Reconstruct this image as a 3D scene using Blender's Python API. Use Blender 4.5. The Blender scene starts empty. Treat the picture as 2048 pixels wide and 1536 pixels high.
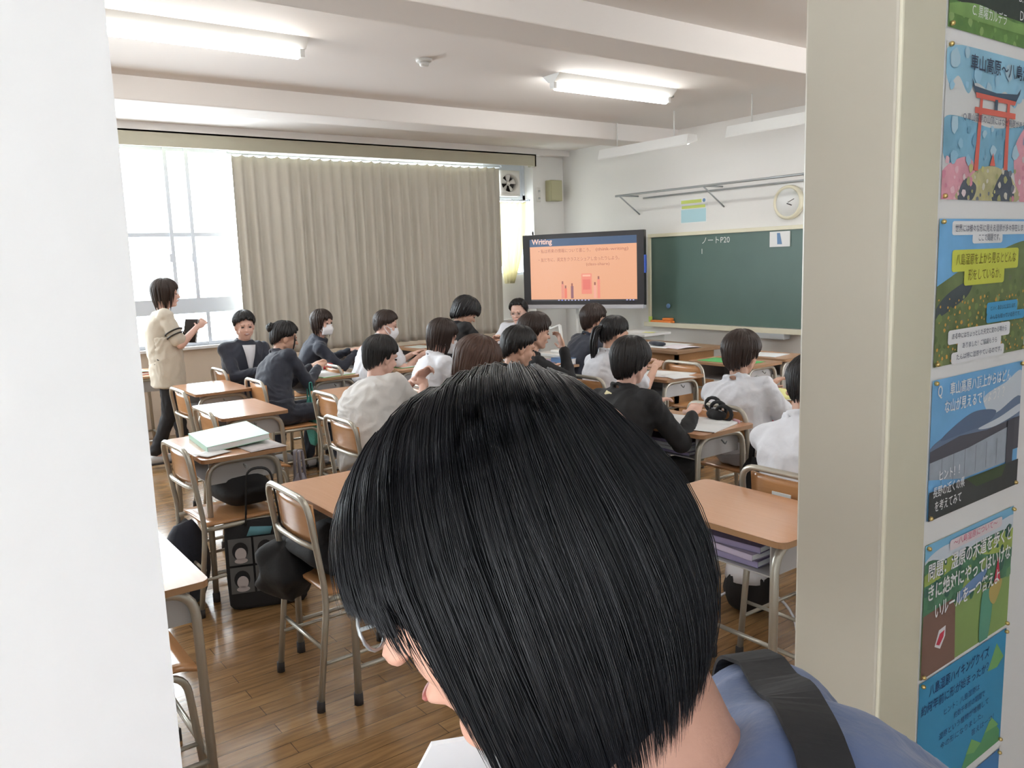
import bpy, bmesh, math, random
import numpy as np
from mathutils import Vector, Matrix, noise

random.seed(7)
rng = np.random.default_rng(7)
PI = math.pi
scene = bpy.context.scene
COL = scene.collection
V = Vector

# ------------------------------------------------------------------ camera
EYE = V((0, 0, 1.60))
YAW, PITCH, ROLL, FPX = map(math.radians, (36.6, 8.55, 1.95, 0)); FPX = 1636.0
fw = V((math.sin(YAW)*math.cos(PITCH), math.cos(YAW)*math.cos(PITCH), -math.sin(PITCH)))
r0 = V((math.cos(YAW), -math.sin(YAW), 0)); u0 = r0.cross(fw)
RT = r0*math.cos(ROLL) - u0*math.sin(ROLL); UP = u0*math.cos(ROLL) + r0*math.sin(ROLL)
cam_d = bpy.data.cameras.new('camera'); cam = bpy.data.objects.new('camera', cam_d); COL.objects.link(cam)
cam_d.sensor_width = 36; cam_d.lens = FPX/2048*36; cam_d.clip_start = .02
M = Matrix((RT, UP, -fw)).transposed().to_4x4(); M.translation = EYE; cam.matrix_world = M
scene.camera = cam

# ------------------------------------------------------------------ view and light
vs = scene.view_settings
scene.display_settings.display_device = 'sRGB'
vs.view_transform = 'Standard'; vs.look = 'None'; vs.gamma = 1; vs.use_curve_mapping = False
vs.exposure = 0.0
world = bpy.data.worlds.new('sky'); scene.world = world; world.use_nodes = True
wn = world.node_tree.nodes; wl = world.node_tree.links
wn['Background'].inputs[0].default_value = (.90, .95, 1.0, 1); wn['Background'].inputs[1].default_value = 15.0

def portal(x0, x1, z0, z1, y, sgn):
    l = bpy.data.lights.new('daylight_portal', 'AREA'); l.shape = 'RECTANGLE'; l.size = x1-x0; l.size_y = z1-z0
    l.cycles.is_portal = True
    o = bpy.data.objects.new('daylight_portal', l); COL.objects.link(o); o.location = ((x0+x1)/2, y, (z0+z1)/2)
    o.rotation_euler = (PI/2*(-1 if sgn < 0 else 1), 0, 0)
portal(-1.9, 6.6, .86, 2.80, 8.62, -1)
portal(-2.4, -1.0, 1.5, 2.1, -2.35, 1)

# ------------------------------------------------------------------ room numbers
WY = 8.45      # window wall
FX = 7.10      # blackboard wall
CZ = 2.965     # ceiling
CY0, CY1 = .58, .705   # corridor wall faces
DX0, DX1 = .125, 1.06  # doorway

# ------------------------------------------------------------------ materials
MATS = {}
def mat(name, col=(.8,.8,.8), rough=.6, metal=0, spec=.5, emit=None, es=1.0, bump=0, bscale=60, var=0, vscale=8, sheen=0, trans=0, stretch=None):
    if name in MATS: return MATS[name]
    m = bpy.data.materials.new(name); m.use_nodes = True; MATS[name] = m
    n = m.node_tree.nodes; l = m.node_tree.links; b = n['Principled BSDF']
    b.inputs['Base Color'].default_value = (*col, 1); b.inputs['Roughness'].default_value = rough
    b.inputs['Metallic'].default_value = metal; b.inputs['Specular IOR Level'].default_value = spec
    if sheen: b.inputs['Sheen Weight'].default_value = sheen
    if emit: b.inputs['Emission Color'].default_value = (*emit, 1); b.inputs['Emission Strength'].default_value = es
    if bump or var:
        tc = n.new('ShaderNodeTexCoord'); mp = n.new('ShaderNodeMapping'); l.new(tc.outputs['Object'], mp.inputs[0])
        if stretch: mp.inputs['Scale'].default_value = stretch
    if bump:
        t = n.new('ShaderNodeTexNoise'); t.inputs['Scale'].default_value = bscale; t.inputs['Detail'].default_value = 4
        l.new(mp.outputs[0], t.inputs['Vector'])
        bp = n.new('ShaderNodeBump'); bp.inputs['Strength'].default_value = bump; bp.inputs['Distance'].default_value = .02
        l.new(t.outputs[0], bp.inputs['Height']); l.new(bp.outputs[0], b.inputs['Normal'])
    if var:
        t2 = n.new('ShaderNodeTexNoise'); t2.inputs['Scale'].default_value = vscale; t2.inputs['Detail'].default_value = 5
        l.new(mp.outputs[0], t2.inputs['Vector'])
        mx = n.new('ShaderNodeMix'); mx.data_type = 'RGBA'
        mx.inputs[6].default_value = (*[c*(1-var) for c in col], 1); mx.inputs[7].default_value = (*[min(1, c*(1+var)) for c in col], 1)
        l.new(t2.outputs[0], mx.inputs[0]); l.new(mx.outputs[2], b.inputs['Base Color'])
    if trans:
        out = n['Material Output']; tr = n.new('ShaderNodeBsdfTranslucent'); tr.inputs[0].default_value = (*col, 1)
        ms = n.new('ShaderNodeMixShader'); ms.inputs[0].default_value = trans
        l.new(b.outputs[0], ms.inputs[1]); l.new(tr.outputs[0], ms.inputs[2]); l.new(ms.outputs[0], out.inputs[0])
    return m

def wood_floor():
    m = bpy.data.materials.new('wood_floor'); m.use_nodes = True
    n = m.node_tree.nodes; l = m.node_tree.links; b = n['Principled BSDF']
    tc = n.new('ShaderNodeTexCoord'); mp = n.new('ShaderNodeMapping'); l.new(tc.outputs['Object'], mp.inputs[0])
    br = n.new('ShaderNodeTexBrick'); br.inputs['Scale'].default_value = 1
    br.inputs['Brick Width'].default_value = .90; br.inputs['Row Height'].default_value = .075
    br.inputs['Mortar Size'].default_value = .0012; br.inputs['Bias'].default_value = 0
    br.inputs['Color1'].default_value = (.37, .225, .105, 1); br.inputs['Color2'].default_value = (.27, .155, .068, 1)
    br.inputs['Mortar'].default_value = (.07, .035, .015, 1)
    l.new(mp.outputs[0], br.inputs['Vector'])
    mp2 = n.new('ShaderNodeMapping'); mp2.inputs['Scale'].default_value = (2.5, 26, 1); l.new(tc.outputs['Object'], mp2.inputs[0])
    ns = n.new('ShaderNodeTexNoise'); ns.inputs['Scale'].default_value = 2; ns.inputs['Detail'].default_value = 6; l.new(mp2.outputs[0], ns.inputs['Vector'])
    mx = n.new('ShaderNodeMix'); mx.data_type = 'RGBA'; mx.blend_type = 'MULTIPLY'; mx.inputs[0].default_value = .75
    rp = n.new('ShaderNodeValToRGB'); rp.color_ramp.elements[0].position = .3; rp.color_ramp.elements[0].color = (.55, .5, .45, 1)
    rp.color_ramp.elements[1].position = .7; rp.color_ramp.elements[1].color = (1.25, 1.2, 1.15, 1)
    l.new(ns.outputs[0], rp.inputs[0]); l.new(br.outputs[0], mx.inputs[6]); l.new(rp.outputs[0], mx.inputs[7]); l.new(mx.outputs[2], b.inputs['Base Color'])
    big = n.new('ShaderNodeTexNoise'); big.inputs['Scale'].default_value = 2.2; l.new(tc.outputs['Object'], big.inputs['Vector'])
    mr = n.new('ShaderNodeMapRange'); mr.inputs[3].default_value = .12; mr.inputs[4].default_value = .30
    l.new(big.outputs[0], mr.inputs[0]); l.new(mr.outputs[0], b.inputs['Roughness'])
    b.inputs['Coat Weight'].default_value = .5; b.inputs['Coat Roughness'].default_value = .12
    bp = n.new('ShaderNodeBump'); bp.inputs['Strength'].default_value = .12; bp.inputs['Distance'].default_value = .004
    l.new(ns.outputs[0], bp.inputs['Height']); l.new(bp.outputs[0], b.inputs['Normal'])
    return m

def glass_mat():
    m = bpy.data.materials.new('window_glass'); m.use_nodes = True
    n = m.node_tree.nodes; l = m.node_tree.links; n.remove(n['Principled BSDF'])
    t = n.new('ShaderNodeBsdfTransparent'); t.inputs[0].default_value = (.96, .98, .98, 1)
    g = n.new('ShaderNodeBsdfGlossy'); g.inputs['Roughness'].default_value = .02
    ms = n.new('ShaderNodeMixShader'); ms.inputs[0].default_value = .06
    l.new(t.outputs[0], ms.inputs[1]); l.new(g.outputs[0], ms.inputs[2]); l.new(ms.outputs[0], n['Material Output'].inputs[0])
    return m

def laminate(name, c1, c2):
    m = mat(name, c1, .2, spec=.6); n = m.node_tree.nodes; l = m.node_tree.links; b = n['Principled BSDF']
    tc = n.new('ShaderNodeTexCoord'); mp = n.new('ShaderNodeMapping'); mp.inputs['Scale'].default_value = (60, 3, 60); l.new(tc.outputs['Object'], mp.inputs[0])
    ns = n.new('ShaderNodeTexNoise'); ns.inputs['Scale'].default_value = 1.5; ns.inputs['Detail'].default_value = 6; ns.inputs['Distortion'].default_value = .6; l.new(mp.outputs[0], ns.inputs['Vector'])
    mx = n.new('ShaderNodeMix'); mx.data_type = 'RGBA'; mx.inputs[6].default_value = (*c1, 1); mx.inputs[7].default_value = (*c2, 1)
    l.new(ns.outputs[0], mx.inputs[0]); l.new(mx.outputs[2], b.inputs['Base Color'])
    return m

M_wall = mat('wall_paint', (.80,.785,.755), .7, bump=.05, bscale=40, var=.02, vscale=1.5)
M_wallf = mat('front_wall_paint', (.80,.79,.77), .7, bump=.05, bscale=40, var=.02, vscale=1.2)
M_beige = mat('beige_wall_paint', (.66,.56,.46), .7, var=.04)
M_ceil = mat('ceiling_paint', (.80,.765,.74), .8, var=.02, vscale=1)
M_corr = mat('corridor_wall_paint', (.80,.80,.79), .55, bump=.04, bscale=30)
M_door = mat('door_frame_paint', (.47,.435,.36), .32, bump=.03, bscale=12, var=.05, vscale=5)
M_trim = mat('door_trim_paint', (.66,.625,.49), .4, var=.04, vscale=6)
M_khaki = mat('curtain_box_paint', (.50,.47,.36), .6, var=.05)
M_alu = mat('window_aluminium', (.62,.66,.72), .4, metal=.3)
M_floor = wood_floor()
M_glass = glass_mat()
M_top = laminate('desk_laminate', (.58,.30,.17), (.66,.37,.22))
M_edge = mat('desk_edge', (.36,.20,.10), .4)
M_ply = laminate('chair_plywood', (.50,.24,.10), (.60,.31,.14))
M_tube = mat('tube_steel', (.47,.445,.385), .33, metal=.55)
M_tubeg = mat('grey_tube_steel', (.38,.40,.41), .35, metal=.5)
M_rub = mat('rubber', (.035,.03,.03), .7)
M_tray = mat('tray_steel', (.46,.45,.45), .45, metal=.2)
M_skin = mat('skin', (.62,.37,.27), .5, var=.05, vscale=30)
M_skin2 = mat('fair_skin', (.72,.45,.36), .5, var=.04, vscale=30)
M_hairk = mat('black_hair', (.012,.011,.012), .42, spec=.4)
M_hairb = mat('brown_black_hair', (.030,.017,.013), .42, spec=.4)
M_hairr = mat('brown_hair', (.070,.035,.024), .42, spec=.4)
M_navy = mat('navy_cloth', (.022,.027,.045), .75, bump=.25, bscale=18, sheen=.2)
M_black = mat('black_cloth', (.013,.013,.015), .8, bump=.25, bscale=18)
M_white = mat('white_cotton', (.76,.77,.82), .8, bump=.55, bscale=9)
M_cream = mat('off_white_jersey', (.66,.64,.62), .85, bump=.6, bscale=8)
M_beigek = mat('beige_knit', (.60,.54,.45), .9, bump=.3, bscale=16)
M_blackt = mat('dark_trousers', (.018,.018,.022), .75, bump=.2, bscale=14)
M_greyt = mat('grey_trousers', (.42,.40,.41), .85, bump=.3, bscale=14)
M_mask = mat('mask_paper', (.85,.85,.88), .8, bump=.1, bscale=50)
M_lip = mat('lips', (.42,.14,.12), .5)
M_dark = mat('dark_feature', (.02,.014,.012), .4)
M_shoe = mat('indoor_shoe', (.55,.55,.57), .5)
M_paper = mat('paper', (.82,.83,.83), .7)
M_green = mat('green_plastic', (.12,.55,.16), .4)
M_mint = mat('mint_cover', (.36,.68,.50), .45)
M_yel = mat('yellow_paper', (.82,.82,.35), .7)
M_red = mat('red_vinyl', (.62,.05,.07), .5)
M_teal = mat('teal_cloth', (.10,.42,.36), .8, var=.4, vscale=70)
M_purple = mat('purple_cover', (.30,.26,.42), .5)
M_bblue = mat('blue_cover', (.13,.25,.45), .5)

# ------------------------------------------------------------------ mesh helpers
class MB:
    def __init__(s): s.v = []; s.f = []; s.m = []; s.mats = []; s.sm = []
    def mi(s, m):
        if m not in s.mats: s.mats.append(m)
        return s.mats.index(m)
    def add(s, vs_, fs, m, smooth=True):
        o = len(s.v); k = s.mi(m)
        s.v.extend(tuple(p) for p in vs_); s.f.extend(tuple(i+o for i in f) for f in fs); s.m.extend([k]*len(fs)); s.sm.extend([smooth]*len(fs))
        return s
    def box(s, a, b, m, R=None):
        (x0,y0,z0),(x1,y1,z1) = a, b
        P = [(x0,y0,z0),(x1,y0,z0),(x1,y1,z0),(x0,y1,z0),(x0,y0,z1),(x1,y0,z1),(x1,y1,z1),(x0,y1,z1)]
        if R is not None: P = [R @ V(p) for p in P]
        return s.add(P, [(0,3,2,1),(4,5,6,7),(0,1,5,4),(1,2,6,5),(2,3,7,6),(3,0,4,7)], m, False)
    def tube(s, pts, r, m, n=8, closed=False, flat=None, caps=True):
        pts = [V(p) for p in pts]; N = len(pts); rs = r if hasattr(r, '__len__') else [r]*N
        vs_ = []; up = None
        for i, p in enumerate(pts):
            if closed: t = pts[(i+1) % N]-pts[i-1]
            else: t = pts[min(i+1, N-1)]-pts[max(i-1, 0)]
            if t.length < 1e-9: t = V((0,0,1))
            t.normalize()
            if up is None:
                up = V((0,0,1)) if abs(t.z) < .9 else V((1,0,0))
            a = (up - t*up.dot(t)); a = a.normalized() if a.length > 1e-6 else t.orthogonal().normalized(); up = a; b = t.cross(a)
            for k in range(n):
                q = 2*PI*k/n; vs_.append(p + a*(math.cos(q)*rs[i]*(flat or 1)) + b*(math.sin(q)*rs[i]))
        fs = []
        for i in range(N if closed else N-1):
            j = (i+1) % N
            for k in range(n): fs.append((i*n+k, i*n+(k+1) % n, j*n+(k+1) % n, j*n+k))
        if not closed and caps: fs.append(tuple(range(n-1, -1, -1))); fs.append(tuple((N-1)*n+k for k in range(n)))
        return s.add(vs_, fs, m)
    def ell(s, c, r, m, R=None, nu=16, nv=10):
        c = V(c); vs_ = []; fs = []
        for j in range(1, nv):
            th = PI*j/nv
            for i in range(nu):
                ph = 2*PI*i/nu; p = V((r[0]*math.sin(th)*math.cos(ph), r[1]*math.sin(th)*math.sin(ph), r[2]*math.cos(th)))
                vs_.append(c + (R @ p if R is not None else p))
        T = len(vs_); t = V((0,0,r[2])); vs_.append(c + (R @ t if R is not None else t)); vs_.append(c - (R @ t if R is not None else t))
        for j in range(nv-2):
            for i in range(nu): fs.append((j*nu+i, (j+1)*nu+i, (j+1)*nu+(i+1) % nu, j*nu+(i+1) % nu))
        for i in range(nu): fs.append((T, i, (i+1) % nu)); fs.append((T+1, (nv-2)*nu+(i+1) % nu, (nv-2)*nu+i))
        return s.add(vs_, fs, m)
    def cap(s, a, b, ra, rb, m, n=12):       # tapered capsule with round ends
        a, b = V(a), V(b); d = b-a; L = d.length; t = d.normalized() if L > 1e-6 else V((0,0,1)); pts = []; rs = []
        for k in range(1, 5): q = PI/2*k/4; pts.append(a - t*ra*math.cos(q)); rs.append(ra*math.sin(q))
        for k in range(0, 4): q = PI/2*k/4; pts.append(b + t*rb*math.sin(q)); rs.append(rb*math.cos(q))
        pts.insert(0, a - t*ra); rs.insert(0, ra*.02)
        pts.append(b + t*rb); rs.append(rb*.02)
        return s.tube(pts, rs, m, n)
    def loft(s, rings, m, caps=True, smooth=True):
        n = len(rings[0]); vs_ = [p for r in rings for p in r]; fs = []
        for i in range(len(rings)-1):
            for k in range(n): fs.append((i*n+k, i*n+(k+1) % n, (i+1)*n+(k+1) % n, (i+1)*n+k))
        if caps: fs.append(tuple(range(n-1, -1, -1))); fs.append(tuple((len(rings)-1)*n+k for k in range(n)))
        return s.add(vs_, fs, m, smooth)
    def prism(s, poly, z0, z1, m, R=None):   # polygon in XY extruded along Z
        n = len(poly); P = [V((x,y,z0)) for x,y in poly] + [V((x,y,z1)) for x,y in poly]
        if R is not None: P = [R @ p for p in P]
        return s.add(P, [tuple(range(n-1,-1,-1)), tuple(range(n, 2*n))] + [(i, (i+1) % n, n+(i+1) % n, n+i) for i in range(n)], m, False)
    def mesh(s, name):
        me = bpy.data.meshes.new(name); me.from_pydata([tuple(p) for p in s.v], [], s.f)
        for m in s.mats: me.materials.append(m)
        if s.f:
            me.polygons.foreach_set('material_index', s.m); me.polygons.foreach_set('use_smooth', s.sm)
        me.update(); return me
    def obj(s, name, parent=None, bevel=0, seg=2, solid=0, **tags):
        o = bpy.data.objects.new(name, s.mesh(name)); COL.objects.link(o)
        if bevel:
            b = o.modifiers.new('bevel', 'BEVEL'); b.width = bevel; b.segments = seg; b.limit_method = 'ANGLE'; b.angle_limit = math.radians(50)
        if solid: q = o.modifiers.new('solid', 'SOLIDIFY'); q.thickness = solid; q.offset = 0
        if parent: o.parent = parent
        return tag(o, **tags)

def tag(o, label=None, cat=None, group=None, kind=None):
    if label: o['label'] = label
    if cat: o['category'] = cat
    if group: o['group'] = group
    if kind: o['kind'] = kind
    return o
def thing(name, label, cat, loc=(0,0,0), rz=0, group=None):
    o = bpy.data.objects.new(name, None); COL.objects.link(o); o.empty_display_size = .1
    o.location = loc; o.rotation_euler = (0, 0, rz); return tag(o, label, cat, group)
def copy_tree(o, parent=None):
    c = o.copy(); COL.objects.link(c); c.parent = parent
    for ch in list(o.children): copy_tree(ch, c)
    return c
def struct(name, mb, **k): return mb.obj(name, kind='structure', **k)

def round_rect(x0, y0, x1, y1, r, n=5):
    P = []
    for cx, cy, a in ((x1-r, y1-r, 0), (x0+r, y1-r, PI/2), (x0+r, y0+r, PI), (x1-r, y0+r, 1.5*PI)):
        for k in range(n+1): q = a+PI/2*k/n; P.append((cx+r*math.cos(q), cy+r*math.sin(q)))
    return P
def bend(pts, r, n=6):                       # round the corners of a polyline
    pts = [V(p) for p in pts]; out = [pts[0]]
    for i in range(1, len(pts)-1):
        a, p, b = pts[i-1], pts[i], pts[i+1]; da = (a-p); db = (b-p); q = min(r, da.length*.49, db.length*.49); A = p+da.normalized()*q; B = p+db.normalized()*q
        for k in range(n+1): t = k/n; out.append(A*(1-t)**2 + p*2*t*(1-t) + B*t*t)
    out.append(pts[-1]); return out
_fc = {}
def text_geo(txt, size, bold=0):
    key = (txt, size, bold)
    if key in _fc: return _fc[key]
    c = bpy.data.curves.new('t', 'FONT'); c.body = txt; c.size = size; c.align_x = 'LEFT'; c.align_y = 'BOTTOM_BASELINE' if False else 'BOTTOM'; c.resolution_u = 3
    if bold: c.offset = bold
    o = bpy.data.objects.new('t', c); COL.objects.link(o); bpy.context.view_layer.update()
    me = o.evaluated_get(bpy.context.evaluated_depsgraph_get()).to_mesh()
    vs_ = [tuple(v.co) for v in me.vertices]; fs = [tuple(p.vertices) for p in me.polygons]
    o.to_mesh_clear(); bpy.data.objects.remove(o); bpy.data.curves.remove(c)
    _fc[key] = (vs_, fs); return vs_, fs
def put_text(mb, txt, size, m, fn, x, y, rot=0, bold=0, centre=False, width=None):
    vs_, fs = text_geo(txt, size, bold)
    if not vs_: return
    w = max(v[0] for v in vs_); sx = 1 if not width else width/w
    ox = -w*sx/2 if centre else 0; c, s_ = math.cos(rot), math.sin(rot)
    mb.add([fn(x + (v[0]*sx+ox)*c - v[1]*s_, y + (v[0]*sx+ox)*s_ + v[1]*c) for v in vs_], fs, m, False)

def voxel(mb, name, vox, smooth=3, factor=.5, parent=None, folds=0, fseed=0, **tags):
    """fuse the pieces of mb into one continuous skin"""
    o = bpy.data.objects.new(name, mb.mesh(name)); COL.objects.link(o)
    r = o.modifiers.new('r', 'REMESH'); r.mode = 'VOXEL'; r.voxel_size = vox; r.use_smooth_shade = True
    if smooth: q = o.modifiers.new('s', 'SMOOTH'); q.factor = factor; q.iterations = smooth
    bpy.context.view_layer.update()
    me = bpy.data.meshes.new_from_object(o.evaluated_get(bpy.context.evaluated_depsgraph_get()))
    old = o.data; o.modifiers.clear(); o.data = me; bpy.data.meshes.remove(old); me.name = name
    if not me.materials: me.materials.append(mb.mats[0])
    if folds:                                  # soft cloth folds
        nv = len(me.vertices); co = np.empty(nv*3, np.float32); nr = np.empty(nv*3, np.float32)
        me.vertices.foreach_get('co', co); me.vertex_normals.foreach_get('vector', nr); co = co.reshape(-1, 3); nr = nr.reshape(-1, 3)
        for i in range(nv):
            p = V(co[i].tolist()); w = noise.noise(V((p.x*5+fseed, p.y*5, p.z*3)))*1.6
            q = noise.noise(V((p.x*9+w+fseed*3, p.y*9-w, p.z*15+w*2)))
            co[i] += nr[i]*(folds*((1-abs(q)*2.6)+.5*noise.noise(V((p.x*22, p.y*22, p.z*26+fseed)))-.4))
        me.vertices.foreach_set('co', co.ravel()); me.update()
    if parent: o.parent = parent
    return tag(o, **tags)

# ================================================================== ROOM
struct('floor', MB().box((-2.6, -2.4, -.05), (9.2, WY+.2, 0), M_floor))
struct('ceiling', MB().box((-2.6, CY1, CZ), (FX+.2, WY+.2, CZ+.1), M_ceil))
struct('ceiling_corridor', MB().box((-4, -2.5, 2.75), (6, CY1, 2.85), M_ceil))
struct('wall_front', MB().box((FX, CY0, 0), (FX+.15, WY+.15, CZ), M_wallf))
struct('wall_back', MB().box((-2.6, CY1, 0), (-2.45, WY+.15, CZ), M_wall))
struct('baseboard_front', MB().box((FX-.015, CY1, 0), (FX, WY, .09), M_edge))
struct('wall_corridor_left', MB().box((-4, CY0, 0), (DX0, CY1, 2.9), M_corr))
struct('wall_corridor_right', MB().box((DX1+.02, CY0, 0), (6.5, CY1, 2.9), M_corr))
struct('wall_corridor_top', MB().box((DX0, CY0, 2.15), (DX1+.02, CY1, 2.965), M_corr).box((-4, CY0+.01, 2.85), (FX, CY1, CZ+.05), M_corr))
tj = MB().box((DX1, CY0-.004, 0), (DX1+.03, CY1+.006, 2.15), M_door)
struct('door_1_jamb', tj, bevel=.004)
struct('trim_1', MB().box((DX1+.002, CY0-.008, 0), (DX1+.115, CY0+.004, 2.25), M_trim), bevel=.003)
# corridor far side with its windows (behind the photographer)
cw = MB()
cw.box((-4, -2.5, 0), (6, -2.3, 1.5), M_corr).box((-4, -2.5, 2.1), (6, -2.3, 2.8), M_corr).box((-4, -2.5, 1.5), (-2.4, -2.3, 2.1), M_corr).box((-1.0, -2.5, 1.5), (6, -2.3, 2.1), M_corr)
struct('wall_corridor_far', cw)
struct('wall_corridor_end_left', MB().box((-4.1, -2.5, 0), (-4, CY0, 2.8), M_corr))
struct('wall_corridor_end_right', MB().box((6, -2.5, 0), (6.1, CY0, 2.8), M_corr))
fr = MB()
for x in np.arange(-2.4, -.9, .7): fr.box((x-.03, -2.44, 1.5), (x+.03, -2.38, 2.1), M_alu)
fr.box((-2.4, -2.44, 1.5), (-1, -2.38, 1.54), M_alu).box((-2.4, -2.44, 2.06), (-1, -2.38, 2.1), M_alu)
struct('window_3', fr)

# window wall: piers, sill wall, head
sill = .865
ww = MB()
ww.box((-2.6, WY, 0), (FX+.15, WY+.15, sill), M_beige)
ww.box((-2.6, WY, 2.80), (FX+.15, WY+.15, CZ), M_wall)
ww.box((-2.6, WY, sill), (-1.9, WY+.15, 2.8), M_wall)
struct('wall_window', ww)
struct('wall_window_pier', MB().box((6.60, 8.30, 0), (FX, WY, CZ), M_wall).box((6.6, WY, sill), (FX+.15, WY+.15, 2.8), M_wall))
struct('trim_2', MB().box((-1.9, WY-.06, sill-.03), (6.6, WY+.10, sill), mat('sill_paint', (.72,.70,.70), .4)), bevel=.004)
def window(name, x0, x1, bars):
    w = MB(); y0, y1 = WY+.03, WY+.085
    w.box((x0, y0, 1.19), (x1, y1, 1.34), M_alu); w.box((x0, y0, sill), (x1, y1, sill+.035), M_alu)
    w.box((x0, y0, 1.945), (x1, y1, 1.985), M_alu); w.box((x0, y0, 2.76), (x1, y1, 2.8), M_alu)
    w.box((x0, y0-.01, sill), (x0+.04, y1, 2.8), M_alu); w.box((x1-.04, y0-.01, sill), (x1, y1, 2.8), M_alu)
    for bx, za, zb in bars: w.box((bx-.018, y0-.012, za), (bx+.018, y1-.01, zb), M_alu)
    o = struct(name, w)
    MB().box((x0+.02, WY+.055, sill+.02), (x1-.02, WY+.06, 2.78), M_glass).obj('pane', o)
    return o
w1 = window('window_1', 1.0, 3.0, [(2.22, 1.34, 2.8), (2.42, 1.34, 2.8), (2.50, sill, 1.19)])
for bx in (2.19, 2.40): MB().box((bx-.012, WY+.0, 1.70), (bx+.012, WY+.02, 1.78), M_alu).obj('window_latch', w1)
window('window_4', -1.9, 1.0, [(-.5, sill, 2.8)])
window('window_5', 3.0, 4.6, [(3.8, sill, 2.8)]); window('window_6', 4.6, 6.0, [(5.3, sill, 2.8)])
# small window by the pillar, closed below
w2 = MB(); w2.box((6.0, WY, sill), (6.6, WY+.15, 1.42), M_wall).box((6.0, WY+.02, 1.42), (6.05, WY+.1, 2.8), M_alu).box((6.56, WY+.02, 1.42), (6.6, WY+.1, 2.8), M_alu)
w2.box((6.0, WY+.02, 2.36), (6.6, WY+.1, 2.42), M_alu).box((6.0, WY+.02, 1.40), (6.6, WY+.1, 1.45), M_alu)
w2.box((6.0, WY+.03, 2.42), (6.6, WY+.08, 2.8), M_alu)
o = struct('window_2', w2); MB().box((6.04, WY+.05, 1.44), (6.58, WY+.056, 2.38), M_glass).obj('pane', o)

# beams
for k, (y0, z0) in enumerate(((3.45, 2.80), (6.32, 2.80))):
    struct('trim_beam' if False else 'ceiling_beam_%d' % (k+1), MB().box((-2.45, y0, z0), (FX, y0+.36, CZ+.01), M_ceil), bevel=.008)
# curtain box
struct('trim_3', MB().box((-2.4, 8.16, 2.755), (6.55, 8.18, 2.895), M_khaki).box((-2.4, 8.16, 2.88), (6.55, WY, 2.895), M_khaki).box((6.53, 8.16, 2.755), (6.55, 8.30, 2.895), M_khaki))

struct('ceiling_soffit', MB().box((-2.45, 8.16, 2.896), (FX, WY, CZ+.02), M_ceil))
# curtains
def curtain(name, x0, x1, z0, z1, y, per, amp, m, label, taper=None, seed=1, rows=26, lead=0, rail=None):
    rg = random.Random(seed); n = int((x1-x0)/per*14); P = []; F = []
    ph = [rg.uniform(-.5, .5) for _ in range(200)]; am = [rg.uniform(.55, 1.2) for _ in range(200)]
    for j in range(rows+1):
        t = j/rows; z = z1 + (z0-z1)*t
        for i in range(n+1):
            s = i/n; u = s*(x1-x0)/per; k = int(u); a = am[k]*(1-(u-k)) + am[k+1]*(u-k)
            w = math.sin(2*PI*u + ph[k]*(1-(u-k)) + ph[k+1]*(u-k)) * amp * a * (.55+.45*min(1, t*3)) + .012*math.sin(u*.9+t*2)
            x = x0 + s*(x1-x0)
            if taper: cxx = taper[0]; q = taper[1](t); x = cxx + (x-cxx)*q
            if lead: x -= lead*t*max(0, 1-s*5)*-1
            zz = z - (.018*abs(math.sin(PI*u)) if j == 0 else 0)
            P.append((x, y + w, zz))
    for j in range(rows):
        for i in range(n): a = j*(n+1)+i; F.append((a, a+1, a+n+2, a+n+1))
    o = MB().add(P, F, m).obj(name, solid=.002, label=label, cat='curtain')
    MB().tube([(x0-.05, y, z1+.006), (x1+.05, y, z1+.006)], .008, M_alu, 6).obj('curtain_rail', o)
    for xx in (x0-.04, (x0+x1)/2, x1+.04): MB().box((xx-.01, y-.02, z1), (xx+.01, WY, z1+.02), M_alu).obj('rail_bracket', o)
    return o
M_curt = mat('curtain_cloth', (.56,.52,.455), .9, bump=.08, bscale=120, trans=.10)
M_curty = mat('yellow_curtain_cloth', (.78,.74,.56), .9, trans=.6)
curtain('curtain', 2.80, 6.06, .72, 2.735, 8.29, .118, .030, M_curt, 'long closed beige curtain hanging across the middle of the window wall')
curtain('curtain', 6.08, 6.54, 1.32, 2.345, 8.38, .09, .022, M_curty, 'short pale yellow curtain on the narrow window beside the pillar', taper=(6.22, lambda t: 1-.72*t**2), seed=3)

# exhaust fan
fan = thing('exhaust_fan', 'white square wall exhaust fan above the narrow window beside the pillar', 'fan', (6.26, 8.33, 2.555))
M_plast = mat('white_plastic', (.72,.70,.66), .45)
f = MB(); q = []
ring = [(.128*math.cos(a), .105*math.sin(a)) for a in np.linspace(0, 2*PI, 32, endpoint=False)]
sq = []
for a in np.linspace(0, 2*PI, 32, endpoint=False):
    c_, s_ = math.cos(a), math.sin(a); k = .155/max(abs(c_), abs(s_)); sq.append((k*c_, k*s_))
rings = [[V((x, .10, z)) for x, z in sq], [V((x, 0, z)) for x, z in sq], [V((x*1.08, -.012, z*1.08)) for x, z in ring], [V((x, 0, z)) for x, z in ring], [V((x*.96, .09, z*.96)) for x, z in ring]]
f.loft(rings, M_plast, caps=False); f.obj('housing', fan)
f = MB().add([(.123*math.cos(a), .085, .123*math.sin(a)) for a in np.linspace(0, 2*PI, 24, endpoint=False)], [tuple(range(24))], M_dark); f.obj('backing', fan)
for k in range(5):
    a = k*2*PI/5+.3; f = MB(); P = []
    for i in range(5):
        for j in range(5):
            rr = .02+.098*i/4; aa = a + (j/4-.5)*.75*(1.1-.3*i/4); P.append((rr*math.cos(aa), .045+.02*(j/4-.5), rr*math.sin(aa)))
    f.add(P, [(i*5+j, i*5+j+1, (i+1)*5+j+1, (i+1)*5+j) for i in range(4) for j in range(4)], M_plast).obj('blade', fan, solid=.003)
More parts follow.
